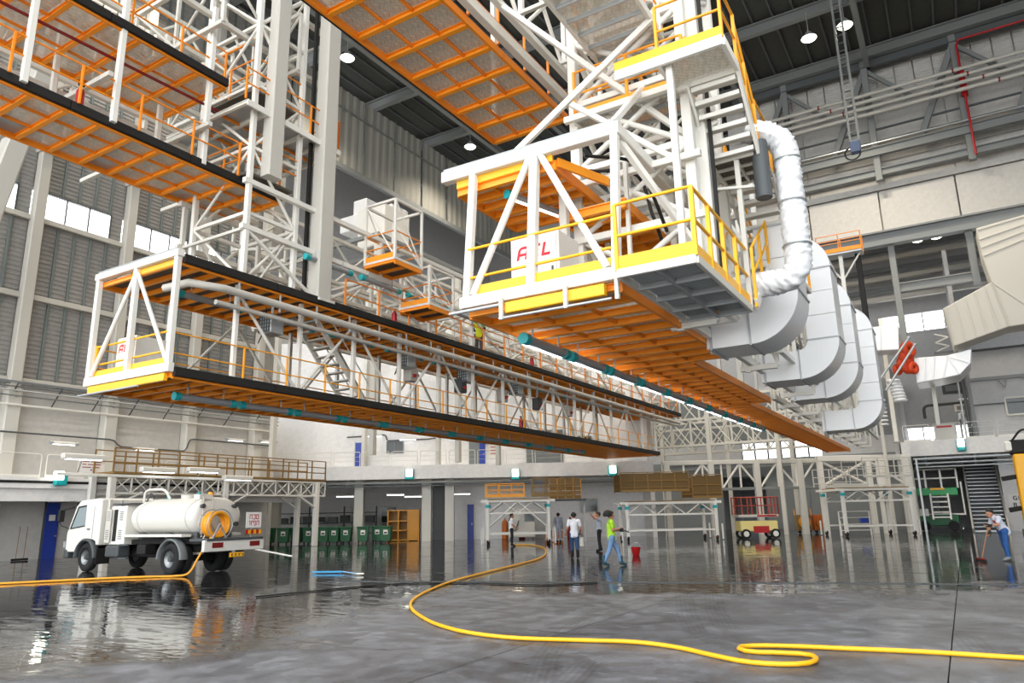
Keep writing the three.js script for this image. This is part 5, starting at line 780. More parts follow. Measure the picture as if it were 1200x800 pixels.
  const t = thing('wheeled_bin', 'green wheeled bin with white label in the row at the back', 'bin', [p.x, 0, p.z], YAW + (k % 3 - 1) * .08, 'green bins in a row at the back');
  const s = new THREE.Shape(); s.moveTo(-.3, .14); s.lineTo(.3, .14); s.lineTo(.36, 1.0); s.lineTo(-.36, 1.0); const g = new THREE.ExtrudeGeometry(s, { depth: .62, bevelEnabled: true, bevelSize: .02, bevelThickness: .02, bevelSegments: 1 }).translate(0, 0, -.31);
  mesh(t, 'bin_body', g, M.green); rbox(t, 'lid', 0, 1.07, 0, .8, .1, .76, .03, M.green); box(t, 'white_label', .02, .72, .345, .3, .3, .012, M.white); box(t, 'label_print', .02, .68, .353, .2, .1, .006, M.black); for (const x of [-.26, .26]) { const w = mesh(t, 'wheel', new THREE.CylinderGeometry(.1, .1, .06, 12), M.rubber, x, .1, .28); w.rotation.z = Math.PI / 2; } bar(t, 'handle', [-.3, 1.0, -.4], [.3, 1.0, -.4], .05, M.black);
});
{
  const p = at(473, 54), t = thing('yellow_cabinet', 'yellow open-shelved cabinet beside the grey roller shutter', 'cabinet', [p.x, 0, p.z], YAW), m = std('#c98a2a', .5);
  for (const x of [-1.1, -.35, .35, 1.1]) box(t, 'upright', x, 1.1, 0, .1, 2.2, .7, m); for (const y of [.08, .75, 1.4, 2.15]) box(t, 'shelf', 0, y, 0, 2.2, .08, .7, m); box(t, 'cabinet_back', 0, 1.1, -.33, 2.2, 2.2, .04, M.brown); box(t, 'door', .73, 1.1, .36, .7, 2.1, .04, m);
  const q = at(385, 60), r = thing('metal_rack', 'dark metal storage rack at the back of the bin recess', 'rack', [q.x, 0, q.z], YAW); for (const x of [-4, -1.4, 1.4, 4]) bar(r, 'upright', [x, 0, 0], [x, 2.6, 0], .1, M.dgrey); for (const y of [.5, 1.3, 2.1]) { bar(r, 'shelf', [-4, y, 0], [4, y, 0], .9, M.dgrey, .06); } for (let k = 0; k < 8; k++) box(r, 'stored_crate', -3.5 + k, 1.55 + (k % 2) * .05, 0, .7, .42 + (k % 3) * .1, .6, k % 2 ? M.dgrey : M.grey);
  for (const [px, d, lb, m] of [[588, 53.5, 'tall orange gas bottle behind the white braced platform', M.rust], [607, 54, 'red gas bottle behind the worker in black trousers', M.darkred], [662, 54.3, 'dark red barrel by the ground floor window', M.darkred]]) { const e = at(px, d), g = thing('gas_bottle', lb, 'bottle', [e.x, 0, e.z]); mesh(g, 'bottle_body', new THREE.LatheGeometry([[0, 0], [.22, 0], [.23, .05], [.23, 1.1], [.16, 1.28], [.07, 1.34], [.07, 1.45], [0, 1.45]].map(([a, b]) => new THREE.Vector2(a, b)), 18), m, e.x, 0, e.z); tube(g, 'valve', [e.x, 1.4, e.z], [e.x, 1.52, e.z], .1, M.galv); }
  const h = at(607, 53), g = thing('white_cabinet', 'white control cabinet with hoses behind the braced platform', 'cabinet', [h.x, 0, h.z], YAW); rbox(g, 'cabinet_body', 0, 1.1, 0, 1.9, 1.9, .5, .04, M.white2); box(g, 'dark_screen', .55, 1.5, .26, .7, .55, .02, M.darkglass); for (const x of [-.8, .8]) bar(g, 'foot', [x, 0, 0], [x, .2, 0], .1, M.dgrey); pipe(g, 'black_hose', [[-.6, 1.9, .28], [-.9, 1.2, .4], [-.5, .6, .35], [-.2, 1.3, .3]], .06, M.black);
  const bx = at(643, 51), bt = thing('open_crate', 'low orange crate on the floor behind the walking worker', 'crate', [bx.x, 0, bx.z], YAW); for (const [a, b, w, d] of [[0, .28, 1.2, .05], [0, -.28, 1.2, .05], [.58, 0, .05, .6], [-.58, 0, .05, .6]]) box(bt, 'crate_side', a, .35, b, w, .5, d, M.rust); box(bt, 'crate_floor', 0, .12, 0, 1.2, .05, .6, M.brown);
  const rb = at(735, 31), rt = thing('red_bucket', 'small red bucket standing on the wet floor behind the green-shirted worker', 'bucket', [rb.x, 0, rb.z]); mesh(rt, 'bucket_body', new THREE.LatheGeometry([[0, .02], [.13, 0], [.2, .32], [.22, .33], [.19, .31], [.12, .04]].map(([a, b]) => new THREE.Vector2(a, b)), 18), M.red, rb.x, 0, rb.z); mesh(rt, 'handle', new THREE.TorusGeometry(.19, .012, 6, 16, Math.PI), M.galv, rb.x, .32, rb.z);
}
// ---------- tank truck ----------
{
  const t = thing('tank_truck', 'white tank truck with hose reel at its rear', 'truck', [-24.7, 0, -16.4]), zc = -16.4, zn = -15.3, zf = -17.5;
  const wheel = (x, z, twin) => { const w = sub(t, 'wheel'), s = z > zc ? 1 : -1; for (const k of twin ? [0, -.32 * s] : [0]) { const q = mesh(w, 'tyre', new THREE.LatheGeometry([[.27, -.14], [.44, -.14], [.5, -.09], [.505, 0], [.5, .09], [.44, .14], [.27, .14], [.27, -.14]].map(([a, b]) => new THREE.Vector2(a, b)), 28), M.rubber, x, .505, z - .14 * s + k); q.rotation.x = Math.PI / 2; } const r = mesh(w, 'rim', new THREE.LatheGeometry([[0, -.06], [.1, -.06], [.13, .02], [.22, .05], [.27, .1], [.28, .12], [.28, -.1], [0, -.1]].map(([a, b]) => new THREE.Vector2(a, b)), 24), M.steel, x, .505, z - .12 * s); r.rotation.x = s * Math.PI / 2; const h = mesh(w, 'hub', new THREE.CylinderGeometry(.08, .1, .14, 14), M.dgrey, x, .505, z - .08 * s); h.rotation.x = Math.PI / 2; };
  wheel(-27.65, zn, false); wheel(-27.65, zf, false); wheel(-22.66, zn, true); wheel(-22.66, zf, true);
  for (const z of [zc + .4, zc - .4]) bar(t, 'chassis_rail', [-28.4, .82, z], [-20.9, .82, z], .1, M.black, .24); bar(t, 'axle', [-27.65, .5, zn - .2], [-27.65, .5, zf + .2], .14, M.black); bar(t, 'axle', [-22.66, .5, zn - .2], [-22.66, .5, zf + .2], .2, M.black);
  // cab: side profile extruded across
  const c = new THREE.Shape(); for (const [i, [x, y]] of [[-29.0, .72], [-29.02, 1.35], [-28.55, 2.32], [-28.3, 2.5], [-27.1, 2.56], [-26.95, 2.5], [-26.95, .98], [-27.05, .98], [-27.1, 1.1], [-27.35, 1.18], [-27.95, 1.18], [-28.2, 1.05], [-28.25, .72]].entries()) i ? c.lineTo(x + 29, y) : c.moveTo(x + 29, y);
  const cab = sub(t, 'cab'); mesh(cab, 'cab_body', new THREE.ExtrudeGeometry(c, { depth: 2.1, bevelEnabled: true, bevelSize: .04, bevelThickness: .04, bevelSegments: 2 }), M.white, -29, 0, zc - 1.05);
  const wd = new THREE.Shape(); for (const [i, [x, y]] of [[.2, 1.52], [.62, 2.3], [1.1, 2.34], [1.12, 1.62], [.75, 1.55]].entries()) i ? wd.lineTo(x, y) : wd.moveTo(x, y);
  const wg = new THREE.ExtrudeGeometry(wd, { depth: .012, bevelEnabled: false }); mesh(cab, 'side_window', wg, std('#8d9a9c', .08), -29, 0, zc + 1.092); mesh(cab, 'side_window', wg, std('#8d9a9c', .08), -29, 0, zc - 1.104); const wf = [[.2, 1.52], [.62, 2.3], [1.1, 2.34]]; for (let k = 0; k < 2; k++) bar(cab, 'window_seal', [wf[k][0] - 29, wf[k][1], zc + 1.1], [wf[k + 1][0] - 29, wf[k + 1][1], zc + 1.1], .05, M.black); bar(cab, 'window_seal', [-28.8, 1.52, zc + 1.1], [-27.88, 1.62, zc + 1.1], .035, M.black); bar(cab, 'windshield', [-29.0, 1.42, zc], [-28.56, 2.3, zc], 1.9, M.darkglass, .06); bar(cab, 'sun_visor', [-28.75, 2.42, zc + 1], [-28.75, 2.42, zc - 1], .1, M.black, .12);
  rbox(t, 'front_bumper', -29.0, .62, zc, .28, .34, 2.2, .06, M.dgrey); box(cab, 'head_lamp', -29.1, .95, zn - .12, .1, .22, .3, M.galv); box(cab, 'door_seam', -27.35, 1.75, zc + 1.092, .015, 1.1, .012, M.grey); box(cab, 'door_handle', -27.6, 1.5, zc + 1.11, .16, .04, .03, M.dgrey);
  for (const s of [1, -1]) { const a = mesh(t, 'front_fender', new THREE.TorusGeometry(.62, .06, 8, 20, Math.PI), M.dgrey, -27.65, .5, zc + s * 1.06); a.scale.z = 2.2; const b = mesh(t, 'rear_fender', new THREE.TorusGeometry(.63, .05, 8, 20, Math.PI), M.grey, -22.66, .5, zc + s * 1.0); b.scale.z = 3.2; }
  box(t, 'mud_flap', -26.85, .55, zn - .2, .03, .55, .5, M.black); rbox(t, 'fuel_tank', -26.1, .72, zn - .28, .8, .42, .5, .08, M.dgrey); for (const y of [.5, .95]) bar(t, 'step', [-25.6, y, zn - .05], [-25.1, y, zn - .05], .06, M.dgrey); rbox(t, 'battery_box', -24.4, .8, zn - .3, .5, .35, .45, .05, M.black); rbox(t, 'gear_case', -25, .75, zc, 2.6, .5, .9, .1, M.black);
  for (const s of [1]) { bar(cab, 'mirror_arm', [-28.8, 2.3, zc + 1.05], [-29.15, 2.2, zc + 1.3], .04, M.black); rbox(cab, 'mirror', -29.15, 2.0, zc + 1.32, .14, .45, .22, .05, M.black); }
  pipe(cab, 'mirror_bar', [[-28.9, 1.5, zc + 1.08], [-29.2, 1.7, zc + 1.3], [-29.2, 2.1, zc + 1.32], [-28.6, 2.35, zc + 1.1]], .03, M.black); bar(t, 'exhaust_stack', [-26.7, 1.1, zc + .9], [-26.7, 2.55, zc + .9], .12, M.white2); bar(t, 'exhaust_stack', [-26.5, 1.1, zc + .6], [-26.5, 2.5, zc + .6], .1, M.galv);
  // pump cabinet with open door
  const pc = sub(t, 'pump_cabinet'); rbox(pc, 'cabinet_body', -25.95, 1.62, zc, .95, 1.35, 2.0, .04, M.white); box(pc, 'open_gap', -26.1, 1.62, zc + 1.004, .22, 1.1, .012, M.black); box(pc, 'cabinet_door', -26.42, 1.6, zc + 1.06, .3, 1.15, .04, M.white2); for (const [x, y] of [[-26.42, 1.95], [-26.42, 1.3], [-25.75, 1.95], [-25.75, 1.3]]) for (let k = 0; k < 5; k++) box(pc, 'louvre', x, y - .14 + k * .07, zc + (x < -26.2 ? 1.085 : 1.008), .18, .025, .02, M.grey); bar(pc, 'cabinet_roof', [-26.4, 2.36, zc], [-25.3, 2.36, zc], 2.0, M.dgrey, .06);
  // tank
  const tg = new THREE.LatheGeometry([[0, -1.95], [.5, -1.93], [.8, -1.85], [.93, -1.72], [.95, -1.6], [.95, 1.6], [.93, 1.74], [.8, 1.82], [.5, 1.87], [0, 1.88]].map(([a, b]) => new THREE.Vector2(a, b)), 40); tg.rotateZ(-Math.PI / 2); tg.scale(1, .68, 1);
  const tk = sub(t, 'tank'); mesh(tk, 'tank_shell', tg, M.white, -23.55, 1.86, zc); for (const x of [-24.9, -22.2]) { const b = mesh(tk, 'tank_band', new THREE.TorusGeometry(.955, .02, 6, 40), M.white2, x, 1.86, zc); b.rotation.y = Math.PI / 2; b.scale.y = .68; }
  for (const x of [-25, -23.5, -22]) rbox(tk, 'tank_saddle', x, 1.16, zc, .25, .4, 1.4, .05, M.dgrey); for (const s of [1, -1]) bar(t, 'side_shelf', [-25.4, 1.26, zc + s * .98], [-22.0, 1.26, zc + s * .98], .36, M.white, .09); bar(t, 'bed_frame', [-25.4, 1.05, zc], [-20.95, 1.05, zc], 1.5, M.black, .16);
  elbowed(tk, 'top_pipe', [[-25.6, 2.3, zc + .3], [-25.6, 2.85, zc + .3], [-24.4, 2.85, zc + .3], [-24.2, 2.5, zc + .2]], .09, M.white, .3); tube(tk, 'manhole', [-23.4, 2.45, zc], [-23.4, 2.62, zc], .55, M.white2); for (const x of [-24.3, -22.6]) tube(tk, 'vent', [x, 2.45, zc + .2], [x, 2.68, zc + .2], .12, M.teal); pipe(t, 'top_cable', [[-25.2, 2.2, zc + .5], [-25.1, 2.7, zc + .4], [-25.0, 2.5, zc + .3]], .05, M.dgrey);
  tube(t, 'beacon', [-21.75, 2.5, zc + .35], [-21.75, 2.66, zc + .35], .18, M.amber); box(t, 'beacon_board', -21.8, 2.5, zc + .6, .3, .16, .5, M.white); for (const z of [zc + .35, zc + .7]) tube(tk, 'ladder_rail', [-21.62, 1.2, z], [-21.62, 2.5, z], .04, M.white2); for (const [y, z] of [[2.2, zc + .75], [2.2, zc - .5], [1.6, zc - .6]]) { const f = mesh(tk, 'tank_fitting', new THREE.CylinderGeometry(.06, .08, .14, 12), M.dgrey, -21.6, y, z); f.rotation.z = Math.PI / 2; }
  // rear deck, bumper, reel, plate and sign
  box(t, 'rear_deck', -21.2, 1.12, zc, .9, .08, 2.2, M.dgrey); rbox(t, 'rear_bumper', -20.85, .93, zc, .14, .36, 2.35, .03, M.white); for (const z of [zn - .42, zf + .32]) box(t, 'tail_lamp', -20.77, .95, z, .02, .16, .4, M.darkred); box(t, 'number_plate', -20.8, .62, zc - .1, .03, .14, .56, M.yellow); for (let k = 0; k < 4; k++) box(t, 'plate_mark', -20.78, .62, zc - .32 + k * .14, .012, .08, .05, M.brown); bar(t, 'plate_bracket', [-20.83, .68, zc], [-20.9, .85, zc], .08, M.galv);
  const rl2 = sub(t, 'hose_reel'); for (let k = 0; k < 5; k++) { const h = mesh(rl2, 'hose_coil', new THREE.TorusGeometry(.38 - (k % 2) * .03, .05, 8, 28), M.amber, -20.95 - k * .085, 1.6, zc + .55); h.rotation.y = Math.PI / 2; } for (const x of [-20.9, -21.35]) { const q = mesh(rl2, 'reel_disc', new THREE.TorusGeometry(.48, .02, 6, 28), M.galv, x, 1.6, zc + .55); q.rotation.y = Math.PI / 2; for (const s of [-1, 1]) tube(rl2, 'reel_stand', [x, 1.62, zc + .55], [x, 1.12, zc + .55 + s * .28], .06, M.galv); }
  const sgn = sub(t, 'rear_sign'); bar(sgn, 'sign_post', [-20.95, 1.1, zf + .35], [-20.95, 1.5, zf + .35], .05, M.galv); box(sgn, 'sign_board', -20.9, 1.72, zf + .32, .03, .52, .62, M.white);
  const sm = std('#ffffff', .5, 0, { map: sheet(256, 220, (g, a, b) => { g.fillStyle = '#f2efec'; g.fillRect(0, 0, a, b); g.strokeStyle = '#c23a3a'; g.lineWidth = 13; const U = (x, y, p) => { g.beginPath(); p.forEach(([u, v], i) => i ? g.lineTo(x + u * 38, y + v * 60) : g.moveTo(x + u * 38, y + v * 60)); g.stroke(); }; U(52, 36, [[0, 1], [0, 0], [1, 0], [1, 1]]); U(110, 36, [[0, 0], [1, 0], [1, 1], [0, 1]]); U(168, 36, [[0, 1], [1, 1], [1, 0], [0, 0], [0, 1]]); U(40, 128, [[0, 0], [.5, 0], [.5, 1]]); U(84, 128, [[0, 1], [0, 0], [1, 0], [1, .6]]); U(132, 128, [[0, 0], [.6, 0], [.6, 1], [0, 1]]); U(180, 128, [[0, 1], [0, 0], [1, 0], [1, 1]]); }) });
  const sp = mesh(sgn, 'sign_print', new THREE.PlaneGeometry(.6, .5), sm, -20.88, 1.72, zf + .32); sp.rotation.y = Math.PI / 2; for (let k = 0; k < 6; k++) box(sgn, 'chevron_stripe', -20.87, 1.33, zf + .05 + k * .11, .015, .14, .1, k % 2 ? M.red : M.yellow);
  tube(t, 'tow_bar', [-20.9, .75, zf + .2], [-19.6, .5, zf - .3], .06, M.white);
}
// ---------- hoses and brooms on the floor ----------
{
  const fl = (pts, y = .035) => pts.map(([a, b]) => { const p = onY(a, b); p.y = y; return p; });
  const h = thing('yellow_hose', 'long yellow hose winding across the floor to the workers', 'hose', [0, 0, 0]);
  pipe(h, 'hose_run', fl([[603, 639], [622, 639], [636, 642], [640, 648], [632, 655], [600, 664], [560, 674], [525, 684], [497, 696], [483, 706], [482, 714], [490, 722], [510, 733], [545, 743], [600, 750], [680, 753], [740, 755], [790, 761], [835, 771], [875, 779], [920, 782], [950, 780], [957, 774], [945, 770], [910, 768], [880, 767], [866, 763], [875, 760], [920, 760], [990, 763], [1080, 767], [1160, 772], [1240, 777]]), .058, M.yellow, 260);
  const g = thing('yellow_hose', 'yellow hose from the truck reel lying across the wet floor', 'hose', [-22, 0, -14]); const q = fl([[-60, 688], [0, 685], [60, 682], [120, 679], [170, 677], [206, 676]]);
  pipe(g, 'hose_run', [...q, ...[[222, 670], [232, 658], [240, 645], [246, 632]].map(([a, b], i) => { const p = onZ(a, b, -15.3); return V(-21.4 + i * .14, [.12, .55, 1.0, 1.35][i], -15.2 - i * .18); })], .065, M.amber, 120);
  const b = thing('floor_squeegee', 'light blue squeegee broom lying on the wet floor', 'broom', [0, 0, 0]); const p0 = onY(366, 672), p1 = onY(402, 671.5), p2 = onY(418, 674); p0.y = p1.y = p2.y = .05; bar(b, 'squeegee_blade', p0, p1, .07, std('#3f9fd6', .45), .05); tube(b, 'handle', p1, p2, .035, std('#9cc8e8', .45)); tube(b, 'handle_tip', p2, p2.clone().add(V(.25, 0, -.05)), .055, M.white);
  const c = thing('floor_cable', 'thin dark cable lying across the floor beside the hose', 'cable', [0, 0, 0]); pipe(c, 'cable_run', fl([[300, 700], [400, 690], [480, 684], [560, 684], [640, 686], [700, 683]], .02), .03, M.black, 80);
}

// ---------- people ----------
function blob(bones, k = .035, res = 60, half = .95, cy = .9) {       // smooth union of tapered capsules
  const mc = new MarchingCubes(res, M.white, false, false, 60000); mc.isolation = 0; const f = mc.field, S = mc.size, hs = mc.halfsize; f.fill(-1);
  for (let z = 0; z < S; z++) for (let y = 0; y < S; y++) for (let x = 0; x < S; x++) {
    const px = (x - hs) / hs * half, py = (y - hs) / hs * half + cy, pz = (z - hs) / hs * half; let d = 9;
    for (const [a, b, ra, rb] of bones) {
      const ex = b[0] - a[0], ey = b[1] - a[1], ez = b[2] - a[2], wx = px - a[0], wy = py - a[1], wz = pz - a[2], l = ex * ex + ey * ey + ez * ez;
      const t = l ? Math.min(1, Math.max(0, (wx * ex + wy * ey + wz * ez) / l)) : 0, q = Math.hypot(wx - ex * t, wy - ey * t, wz - ez * t) - ra - (rb - ra) * t;
      const h = Math.max(k - Math.abs(d - q), 0) / k; d = Math.min(d, q) - h * h * k * .25;
    }
    f[x + y * S + z * S * S] = -d;
  }
  mc.update(); const n = mc.count, g = new THREE.BufferGeometry(), P = new Float32Array(n * 3), N = new Float32Array(n * 3);
  for (let i = 0; i < n; i++) { P[3 * i] = mc.positionArray[3 * i] * half; P[3 * i + 1] = mc.positionArray[3 * i + 1] * half + cy; P[3 * i + 2] = mc.positionArray[3 * i + 2] * half; for (let c = 0; c < 3; c++) N[3 * i + c] = mc.normalArray[3 * i + c]; }
  g.setAttribute('position', new THREE.BufferAttribute(P, 3)); g.setAttribute('normal', new THREE.BufferAttribute(N, 3)); return g;
}
function handGeo(w, e, side) {        // palm and five bent fingers at wrist w, pointing away from elbow e
  const dir = V(w[0] - e[0], w[1] - e[1], w[2] - e[2]).normalize(), s = V(1, 0, 0).addScaledVector(dir, -dir.x).normalize(), n = dir.clone().cross(s), at3 = (a, b, c) => V(...w).addScaledVector(dir, a).addScaledVector(s, b).addScaledVector(n, c), parts = [];
  const cap = (a, b, r) => { const L = a.distanceTo(b), g = new THREE.CapsuleGeometry(r, L, 3, 6); g.applyQuaternion(new THREE.Quaternion().setFromUnitVectors(V(0, 1, 0), b.clone().sub(a).normalize())); const m = a.clone().lerp(b, .5); g.translate(m.x, m.y, m.z); parts.push(g.toNonIndexed()); };
  const pg = new THREE.SphereGeometry(1, 10, 8).scale(.042, .05, .02); pg.applyMatrix4(new THREE.Matrix4().makeBasis(s, dir, n.clone().negate())); const c = at3(.05, 0, 0); pg.translate(c.x, c.y, c.z); parts.push(pg.toNonIndexed());
  [-.03, -.01, .01, .03].forEach((o, i) => { const L = [.03, .038, .04, .034][i]; cap(at3(.085, o, 0), at3(.085 + L, o, .012), .009); cap(at3(.085 + L, o, .012), at3(.085 + L + .018, o, .035), .0085); });
  cap(at3(.035, .04 * side, 0), at3(.07, .062 * side, .015), .0105); cap(at3(.07, .062 * side, .015), at3(.095, .06 * side, .03), .0095);
  const g = mergeGeometries(parts); g.deleteAttribute('uv'); return g;
}
const SKIN = std('#b98266', .6), HAIR = std('#17120f', .7);
function person(label, pos, turn, J, look, gloves) {
  const t = thing('person', label, 'person', pos, turn); t.off = V(0, 0, 0);
  const j = { pel: [0, .95, 0], chest: [0, 1.3, 0], neck: [0, 1.48, 0], head: [0, 1.63, .02], sl: [.185, 1.42, 0], sr: [-.185, 1.42, 0], hl: [.09, .92, 0], hr: [-.09, .92, 0], kl: [.1, .5, .02], kr: [-.1, .5, .02], al: [.1, .09, 0], ar: [-.1, .09, 0], el: [.24, 1.14, 0], er: [-.24, 1.14, 0], wl: [.25, .9, .08], wr: [-.25, .9, .08], ...J };
  const toe = (a, f) => [a[0] + (f?.[0] || 0), .045, a[2] + (f?.[2] ?? .15)], H = j.head, hd = J.face || [0, 0, 1], add = (a, b, s) => [a[0] + b[0] * s, a[1] + b[1] * s, a[2] + b[2] * s];
  const torso = (e) => [[j.pel, j.chest, .125 + e, .135 + e], [[j.pel[0] - .06, j.pel[1], j.pel[2]], [j.pel[0] + .06, j.pel[1], j.pel[2]], .115 + e, .115 + e], [j.sl, j.sr, .07 + e, .07 + e], [j.chest, j.neck, .12 + e, .06 + e]];
  const legs = (e) => [[j.hl, j.kl, .088 + e, .06 + e], [j.kl, j.al, .06 + e, .045 + e], [j.hr, j.kr, .088 + e, .06 + e], [j.kr, j.ar, .06 + e, .045 + e], [j.hl, j.hr, .1 + e, .1 + e]];
  const arm = (s, e, w, c) => [[s, e, .054 + c, .043 + c], [e, w, .041 + c, .03 + c]];
  const ha = V(...hd).normalize(), up = V(0, 1, 0), sd = up.clone().cross(ha).normalize(), hp = (f, u, s) => [H[0] + ha.x * f + sd.x * s, H[1] + ha.y * f + u, H[2] + ha.z * f + sd.z * s];
  const body = [...torso(-.01), ...legs(-.012), ...arm(j.sl, j.el, j.wl, 0), ...arm(j.sr, j.er, j.wr, 0), [j.neck, H, .052, .05], [hp(-.015, .03, 0), hp(-.01, .03, 0), .095, .095], [hp(.03, -.06, 0), hp(.03, .02, 0), .058, .08], [hp(.095, -.01, 0), hp(.112, -.025, 0), .016, .018], [hp(-.01, -.005, .092), hp(-.01, .02, .095), .02, .02], [hp(-.01, -.005, -.092), hp(-.01, .02, -.095), .02, .02]];
  const bg = mergeGeometries([blob(body, .03, 72), handGeo(j.wl, j.el, 1), handGeo(j.wr, j.er, -1)]); mesh(t, 'body', bg, SKIN);
  const sl = (s, e) => [s, add(s, [e[0] - s[0], e[1] - s[1], e[2] - s[2]], .62)];
  mesh(t, 'shirt', blob([...torso(.012).slice(look.vest ? 0 : 0), [add(j.pel, [-.065, -.05, 0], 1), add(j.pel, [.065, -.05, 0], 1), .128, .128], [...sl(j.sl, j.el), .07, .062], [...sl(j.sr, j.er), .07, .062]], .04, 64), look.shirt);
  if (look.sleeves) mesh(t, 'sleeves', blob([[j.sl, j.el, .068, .058], [j.el, j.wl, .056, .045], [j.sr, j.er, .068, .058], [j.er, j.wr, .056, .045]], .02, 64), look.sleeves);
  mesh(t, 'trousers', blob([...legs(.014), [j.pel, j.hl, .112, .105], [j.pel, j.hr, .112, .105]], .035, 64), look.trousers);
  mesh(t, 'shoe', blob([[add(j.al, [0, look.boots ? .18 : .02, 0], 1), j.al, .066, .062], [j.al, toe(j.al, J.tl), .058, .048]], .03, 56), look.shoes); mesh(t, 'shoe', blob([[add(j.ar, [0, look.boots ? .18 : .02, 0], 1), j.ar, .066, .062], [j.ar, toe(j.ar, J.tr), .058, .048]], .03, 56), look.shoes);
  mesh(t, 'hair', blob([[hp(-.03, .06, 0), hp(.02, .085, 0), .092, .075], [hp(-.055, .03, 0), hp(-.05, -.02, 0), .075, .055], [hp(-.02, .04, .05), hp(-.02, .04, -.05), .065, .065]], .03, 80), look.hat || HAIR);
  for (const s of [-1, 1]) { const e = hp(.088, .012, s * .034); mesh(t, 'eye', new THREE.SphereGeometry(.011, 8, 6), HAIR, ...e); } { const m = hp(.09, -.058, 0), q = mesh(t, 'mouth', new THREE.SphereGeometry(1, 8, 6), M.darkred, ...m); q.scale.set(.022, .006, .01); }
  if (gloves) for (const [w, e] of [[j.wl, j.el], [j.wr, j.er]]) mesh(t, 'glove', blob([[add(w, [e[0] - w[0], e[1] - w[1], e[2] - w[2]], .3), w, .046, .05], [w, add(w, [w[0] - e[0], w[1] - e[1], w[2] - e[2]], .35), .048, .035]], .02, 72), gloves);
  return t;
}
const jeans = std('#6f8fb8', .8), darkjeans = std('#2b466b', .8), blackcloth = std('#17171a', .8), whiteshirt = std('#e4e4ea', .8), greyshirt = std('#9aa0ac', .8), lime = std('#a8d832', .75);
{
  const P = (px, py) => { const p = onY(px, py); return [p.x, 0, p.z]; };
  const rt = 121.2 * Math.PI / 180, aw = -148.8 * Math.PI / 180, lf = -58.8 * Math.PI / 180;
  const g = person('worker in lime green shirt, pale jeans and dark boots striding on the wet floor', P(718, 663), rt, { kl: [.1, .52, .2], al: [.1, .1, .3], kr: [-.1, .5, -.1], ar: [-.1, .12, -.3], el: [.25, 1.14, .04], wl: [.1, 1.14, .28], er: [-.25, 1.16, .04], wr: [-.05, 1.2, .28], face: [-.35, 0, 1] }, { shirt: lime, trousers: jeans, shoes: std('#1d4450', .5), boots: true });
  { const d = g.position, tl = thing('hand_tool', 'black tool held by the worker in the lime green shirt', 'tool', [d.x, 1.1, d.z], rt); rbox(tl, 'tool_body', .02, .06, .36, .2, .12, .14, .03, M.black); tube(tl, 'tool_nozzle', [-.06, .05, .4], [-.3, .0, .55], .05, M.dgrey); const hd = thing('ear_defenders', 'black hooded ear defenders on the green-shirted worker', 'ear defenders', [d.x, 1.5, d.z], rt); mesh(hd, 'hood', new THREE.SphereGeometry(.17, 14, 10, 0, Math.PI * 2, 0, 1.9), M.black, 0, .16, -.08); }
  person('worker in white shirt and dark jeans walking away from the hose', P(674, 654), aw, { kl: [.1, .52, .14], al: [.1, .09, .12], kr: [-.1, .5, .02], ar: [-.1, .11, -.2], el: [.28, 1.16, -.05], wl: [.3, .95, .12], er: [-.27, 1.15, .02], wr: [-.25, .98, .2] }, { shirt: whiteshirt, trousers: darkjeans, shoes: M.rubber, boots: true });
  { const p = P(674, 654), b = thing('white_canister', 'white canister carried by the worker in dark jeans', 'canister', p, aw); mesh(b, 'canister_body', new THREE.CylinderGeometry(.11, .13, .34, 14), M.white, -.27, .62, .27); mesh(b, 'handle', new THREE.TorusGeometry(.08, .014, 6, 14), M.black, -.27, .82, .27); }
  person('worker in white shirt and black trousers standing with a hose near the braced platform', P(600, 640), rt, { el: [.25, 1.15, .06], wl: [.18, 1.0, .28], er: [-.25, 1.15, .05], wr: [-.12, .95, .26] }, { shirt: whiteshirt, trousers: blackcloth, shoes: M.rubber });
  person('worker in grey shirt with raised arms in front of the ground floor window', P(703, 646), lf, { el: [.3, 1.5, .15], wl: [.15, 1.68, .2], er: [-.3, 1.45, .12], wr: [-.2, 1.6, .28], kr: [-.12, .5, 0], ar: [-.14, .09, -.08] }, { shirt: greyshirt, trousers: blackcloth, shoes: M.rubber });
  person('worker in grey overalls standing by the red gas bottle at the back', P(655, 635.5), aw, { el: [.24, 1.15, .06], wl: [.12, 1.05, .24] }, { shirt: greyshirt, trousers: greyshirt, shoes: M.rubber, sleeves: greyshirt });
  const sw = P(1181, 657), s = person('worker in pale shirt and blue jeans bending over a broom', sw, lf, { pel: [0, .93, -.06], chest: [0, 1.2, .12], neck: [0, 1.36, .24], head: [0, 1.47, .34], face: [.1, -.55, 1], sl: [.185, 1.32, .18], sr: [-.185, 1.32, .18], kl: [.1, .5, .04], kr: [-.1, .5, -.04], al: [.1, .09, .02], ar: [-.12, .09, -.16], el: [.26, 1.12, .3], wl: [.08, 1.1, .46], er: [-.22, 1.06, .26], wr: [-.02, .86, .42] }, { shirt: std('#c9ccd8', .8), trousers: std('#24508c', .8), shoes: M.grey }, M.black);
  { const b = thing('push_broom', 'wooden-handled broom pushed by the bending worker', 'broom', [sw[0], 0, sw[2]], lf); tube(b, 'handle', [.06, 1.15, .46], [0, .07, .82], .035, std('#a8764e', .6)); box(b, 'broom_head', 0, .08, .84, .4, .05, .07, M.darkred); box(b, 'bristles', 0, .03, .84, .48, .06, .07, M.black); const logo = thing('shirt_patch', 'red patch on the pale shirt of the bending worker', 'patch', [sw[0], 1.2, sw[2]], lf); const q = mesh(logo, 'patch', new THREE.CylinderGeometry(.055, .055, .012, 12), M.red, .09, .02, .285); q.rotation.x = Math.PI / 2 + .5; }
